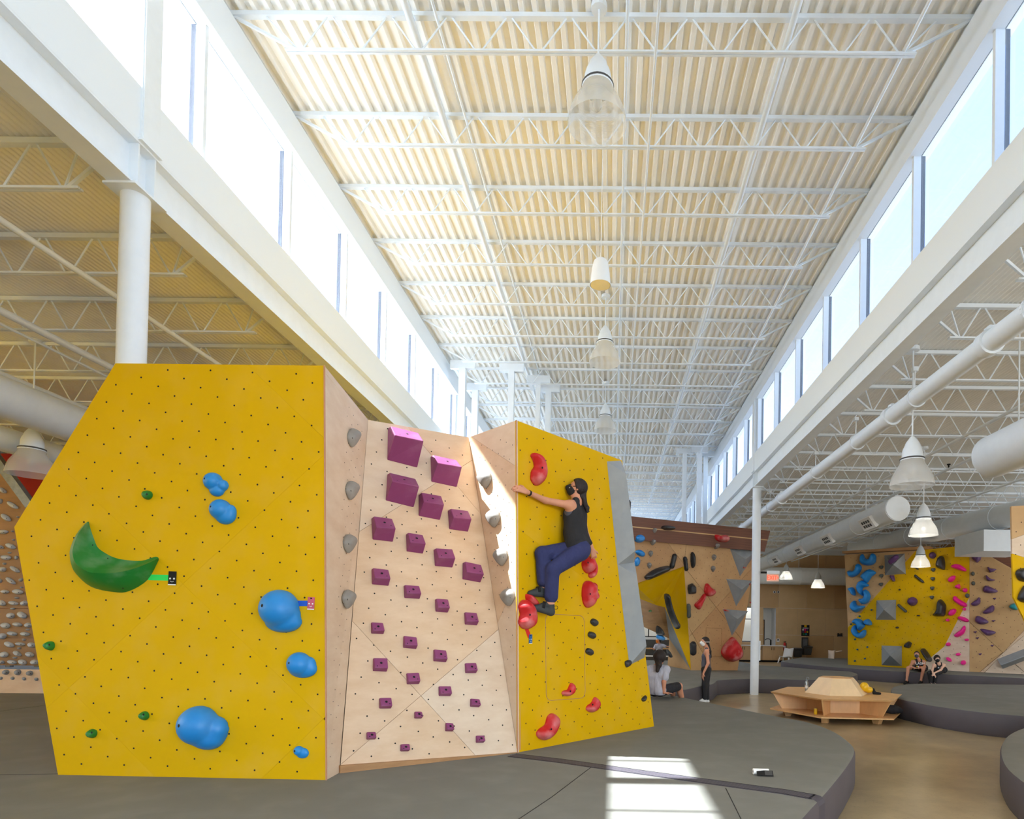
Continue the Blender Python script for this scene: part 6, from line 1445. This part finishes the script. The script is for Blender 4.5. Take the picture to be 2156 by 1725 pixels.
part(tp[:4] + [cone(J['neck'] + sh * .065, J['chest'] + sh * .06, .03, .07, .04), cone(J['neck'] - sh * .065, J['chest'] - sh * .06, .03, .07, .04)], .0125, 'cloth_slate', 'tank_top', root, grow=.012, clips=[(J['pelvis'], (0, 0, -1))], cuts=[(J['shL'] - sh * .07, .08), (J['shR'] + sh * .07, .08)])
trousers(root, J, .0125, 'cloth_black', grow=.014, cuff=.97, name='leggings', flare=.9)
for k in 'LR': shoe(root, J, k, .0125, 'white')

# ---------------- man in grey T-shirt sitting on the mat, seen from behind
Ys = 12.1
HS[0] = 1.28
J = jnt(dict(head=(1389, 1385, Ys - .02), neck=(1383, 1404, Ys), shL=(1358, 1412, Ys + .06), shR=(1402, 1410, Ys - .06), chest=(1381, 1422, Ys), waist=(1380, 1440, Ys), pelvis=(1383, 1454, Ys), elL=(1352, 1436, Ys + .05), wrL=(1350, 1458, Ys + .02), elR=(1398, 1436, Ys - .16), wrR=(1398, 1459, Ys - .16),
             hipL=(1379, 1455, Ys + .12), hipR=(1392, 1455, Ys), knL=(1415, 1452, Ys + .42), knR=(1430, 1445, Ys + .22), anL=(1418, 1468, Ys + .72), anR=(1438, 1482, Ys + .48), heelL=(1420, 1474, Ys + .72), heelR=(1438, 1489, Ys + .48), toeL=(1438, 1474, Ys + .75), toeR=(1456, 1489, Ys + .5)))
zmin = ZM + .11
for k in ('pelvis', 'hipL', 'hipR'): J[k][2] = max(J[k][2], zmin)
for k in 'LR': J['wr' + k][2] = max(J['wr' + k][2], ZM + .03)
root, fr = person('long-haired man in grey T-shirt and black shorts sitting on the mat edge, seen from behind', J, (.35, .93, .05), (0, 0, 1), .0125, 'skin', {'L': ((-.3, .5, -.05), np.array([0, 0, -1.0]), .12, 1), 'R': ((.95, .15, -.05), np.array([0, 0, -1.0]), .12, 1)}, kx=1.18)
c = J['head']; f, s, u = fr
hair(root, c, fr, .011, grow=.05, tail=[(c - f * .10 - u * .06, A3(at(1387, 1400, Ys - .18)), .07, .062), (A3(at(1387, 1400, Ys - .18)), A3(at(1384, 1413, Ys - .20)), .055, .035)], low=.11)
HS[0] = 1.0
tp = torso_prims(J, 1.18)
part(tp + [cone(J['sh' + k], J['sh' + k] * .35 + J['el' + k] * .65, .052, .062, .03) for k in 'LR'], .0125, 'cloth_grey', 't_shirt', root, grow=.02, clips=[(J['neck'] + np.array([0, 0, .035]), (0, 0, 1)), (J['pelvis'] - np.array([0, 0, .085]), (0, 0, -1))])
trousers(root, J, .0125, 'cloth_black', grow=.022, cuff=-.12, name='shorts')
for k in 'LR': shoe(root, J, k, .0125, 'shoe')

# ---------------- two people sitting on the far mat
Yp = 21.6
J = jnt(dict(head=(1930, 1379, Yp + .05), neck=(1934, 1390, Yp + .1), shL=(1945, 1394, Yp + .16), shR=(1922, 1394, Yp + .16), chest=(1934, 1400, Yp + .18), waist=(1938, 1408, Yp + .3), pelvis=(1942, 1414, Yp + .4), elL=(1947, 1405, Yp - .05), wrL=(1934, 1407, Yp - .28), elR=(1916, 1404, Yp - .1), wrR=(1925, 1406.5, Yp - .3),
             hipL=(1946, 1415, Yp + .36), hipR=(1934, 1415, Yp + .36), knL=(1944, 1409, Yp - .22), knR=(1912, 1407, Yp - .1), anL=(1939, 1430, Yp - .42), anR=(1909, 1430, Yp - .15), heelL=(1940, 1433, Yp - .40), heelR=(1911, 1433, Yp - .12), toeL=(1935, 1436, Yp - .62), toeR=(1904, 1436, Yp - .35)))
for k in ('pelvis', 'hipL', 'hipR'): J[k][2] = max(J[k][2], ZM + .12)
dz = .035 - min(J[k][2] for k in ('heelL', 'heelR', 'toeL', 'toeR'))
for k in ('heelL', 'heelR', 'toeL', 'toeR', 'anL', 'anR'): J[k][2] += dz
root, fr = person('bare-armed man in black printed tank top and shorts sitting on the far mat', J, (-.45, -.9, .02), (0, 0, 1), .015, 'skin', {'L': ((-1, -.1, -.05), np.array([0, 0, -1.0]), .4, 1), 'R': ((1, -.1, -.1), np.array([0, 0, -1.0]), .4, 1)}, kx=1.08)
c = J['head']; hair(root, c, fr, .013, grow=.012, fringe=.0, low=.03); mask(root, c, fr, 'cloth_slate', .013)
tp = torso_prims(J, 1.05); sh = nv(J['shR'] - J['shL'])
part(tp[:4] + [cone(J['neck'] + sh * .07, J['chest'] + sh * .06, .035, .08, .04), cone(J['neck'] - sh * .07, J['chest'] - sh * .06, .035, .08, .04)], .015, 'cloth_black', 'tank_top', root, grow=.014, clips=[(J['pelvis'] - np.array([0, 0, .1]), (0, 0, -1))])
trousers(root, J, .015, 'cloth_black', grow=.02, cuff=-.3, name='shorts')
for k in 'LR': shoe(root, J, k, .015, 'dark')
cf = J['chest'] + np.array([-.02, -.145, .0]); text('LASH', .13, cf + np.array([0, 0, .05]), (math.radians(80), 0, math.radians(-8)), 'white', root, 'shirt_print')
for i_, m_ in enumerate(('gold', 'white', 'red', 'gold', 'teal')):
    b = MB(); q_ = cf + np.array([-.10 + .05 * i_, .012, -.05 - .012 * (i_ % 2)]); b.disc(Vector(q_), Vector((-.15, -1, .3)), .026, 8); b.build('shirt_print', m_, root)
Yp = 20.75
J = jnt(dict(head=(1973, 1388, Yp), neck=(1976, 1397, Yp + .06), shL=(1987, 1401, Yp + .1), shR=(1966, 1401, Yp + .1), chest=(1977, 1407, Yp + .14), waist=(1980, 1413, Yp + .26), pelvis=(1983, 1418, Yp + .35), elL=(1981, 1411, Yp - .1), wrL=(1968, 1417, Yp - .28), elR=(1963, 1411, Yp - .08), wrR=(1964, 1418, Yp - .28),
             hipL=(1985, 1418, Yp + .32), hipR=(1976, 1418, Yp + .32), knL=(1970, 1419, Yp - .08), knR=(1957, 1418, Yp - .08), anL=(1968, 1432, Yp - .05), anR=(1960, 1432, Yp - .05), heelL=(1968, 1435, Yp - .02), heelR=(1961, 1435, Yp - .02), toeL=(1964, 1438, Yp - .25), toeR=(1956, 1438, Yp - .25)))
for k in ('pelvis', 'hipL', 'hipR'): J[k][2] = max(J[k][2], ZM + .12)
dz = .035 - min(J[k][2] for k in ('heelL', 'heelR', 'toeL', 'toeR'))
for k in ('heelL', 'heelR', 'toeL', 'toeR', 'anL', 'anR'): J[k][2] += dz
root, fr = person('dark-haired person in black tank top, trousers and mask leaning forward on the far mat', J, (-.2, -.95, -.1), (0, 0, 1), .015, 'skin_pale', {'L': ((-.6, -.4, -.5), np.array([-.3, .6, -.4]), .4, 1), 'R': ((.4, -.4, -.6), np.array([-.3, .6, -.4]), .4, 1)}, kx=.95)
c = J['head']; hair(root, c, fr, .013, grow=.026, fringe=.03, low=.05); mask(root, c, fr, 'cloth_black', .013)
tp = torso_prims(J, .95); sh = nv(J['shR'] - J['shL'])
part(tp[:4] + [cone(J['neck'] + sh * .07, J['chest'] + sh * .06, .03, .075, .04), cone(J['neck'] - sh * .07, J['chest'] - sh * .06, .03, .075, .04)], .015, 'cloth_black', 'tank_top', root, grow=.014, clips=[(J['pelvis'] - np.array([0, 0, .1]), (0, 0, -1))])
trousers(root, J, .015, 'cloth_black', grow=.015, cuff=.9, name='trousers')
for k in 'LR': shoe(root, J, k, .015, 'shoe')
for i_ in range(4):
    b = MB(); q_ = J['chest'] + np.array([-.08 + .04 * i_, -.125 - .004 * i_, .02 - .05 * (i_ % 2)]); b.disc(Vector(q_), Vector((-.2, -1, .25)), .024, 7); b.build('shirt_print', 'board_hold', root)

# ---------------- small person seen through the cave
Yf = 27.0
J = jnt(dict(head=(1386, 1350, Yf), neck=(1388, 1357, Yf), shL=(1381, 1360, Yf), shR=(1396, 1360, Yf), chest=(1388, 1364, Yf), waist=(1388, 1373, Yf), pelvis=(1388, 1380, Yf), elL=(1377, 1368, Yf - .1), wrL=(1374, 1366, Yf - .3), elR=(1403, 1362, Yf - .05), wrR=(1411, 1362, Yf - .1),
             hipL=(1385, 1382, Yf), hipR=(1391, 1382, Yf), knL=(1384, 1396, Yf), knR=(1392, 1396, Yf), anL=(1384, 1409, Yf), anR=(1392, 1409, Yf), heelL=(1384, 1412, Yf), heelR=(1392, 1412, Yf), toeL=(1382, 1413, Yf - .18), toeR=(1394, 1413, Yf - .18)))
dz = .035 - min(J[k][2] for k in ('heelL', 'heelR'))
for k in ('heelL', 'heelR', 'toeL', 'toeR', 'anL', 'anR'): J[k][2] += dz
root, fr = person('distant person in grey T-shirt and orange mask, arms spread, seen through the cave', J, (-.8, -.5, .35), (0, 0, 1), .018, 'skin', {'L': ((-.8, -.4, .2), np.array([0, 0, 1.0]), .1, 1), 'R': ((1, 0, 0), np.array([0, 0, 1.0]), .1, 1)}, kx=.85)
c = J['head']; hair(root, c, fr, .014, fringe=.0); mask(root, c, fr, 'orange', .014)
part(torso_prims(J, .85) + [cone(J['sh' + k], J['sh' + k] * .4 + J['el' + k] * .6, .05, .055, .03) for k in 'LR'], .018, 'cloth_grey', 't_shirt', root, grow=.018, clips=[(J['neck'] + np.array([0, 0, .03]), (0, 0, 1))])
trousers(root, J, .018, 'plywood_dark', grow=.02, cuff=.9, kx=.9)
for k in 'LR': shoe(root, J, k, .018, 'dark')
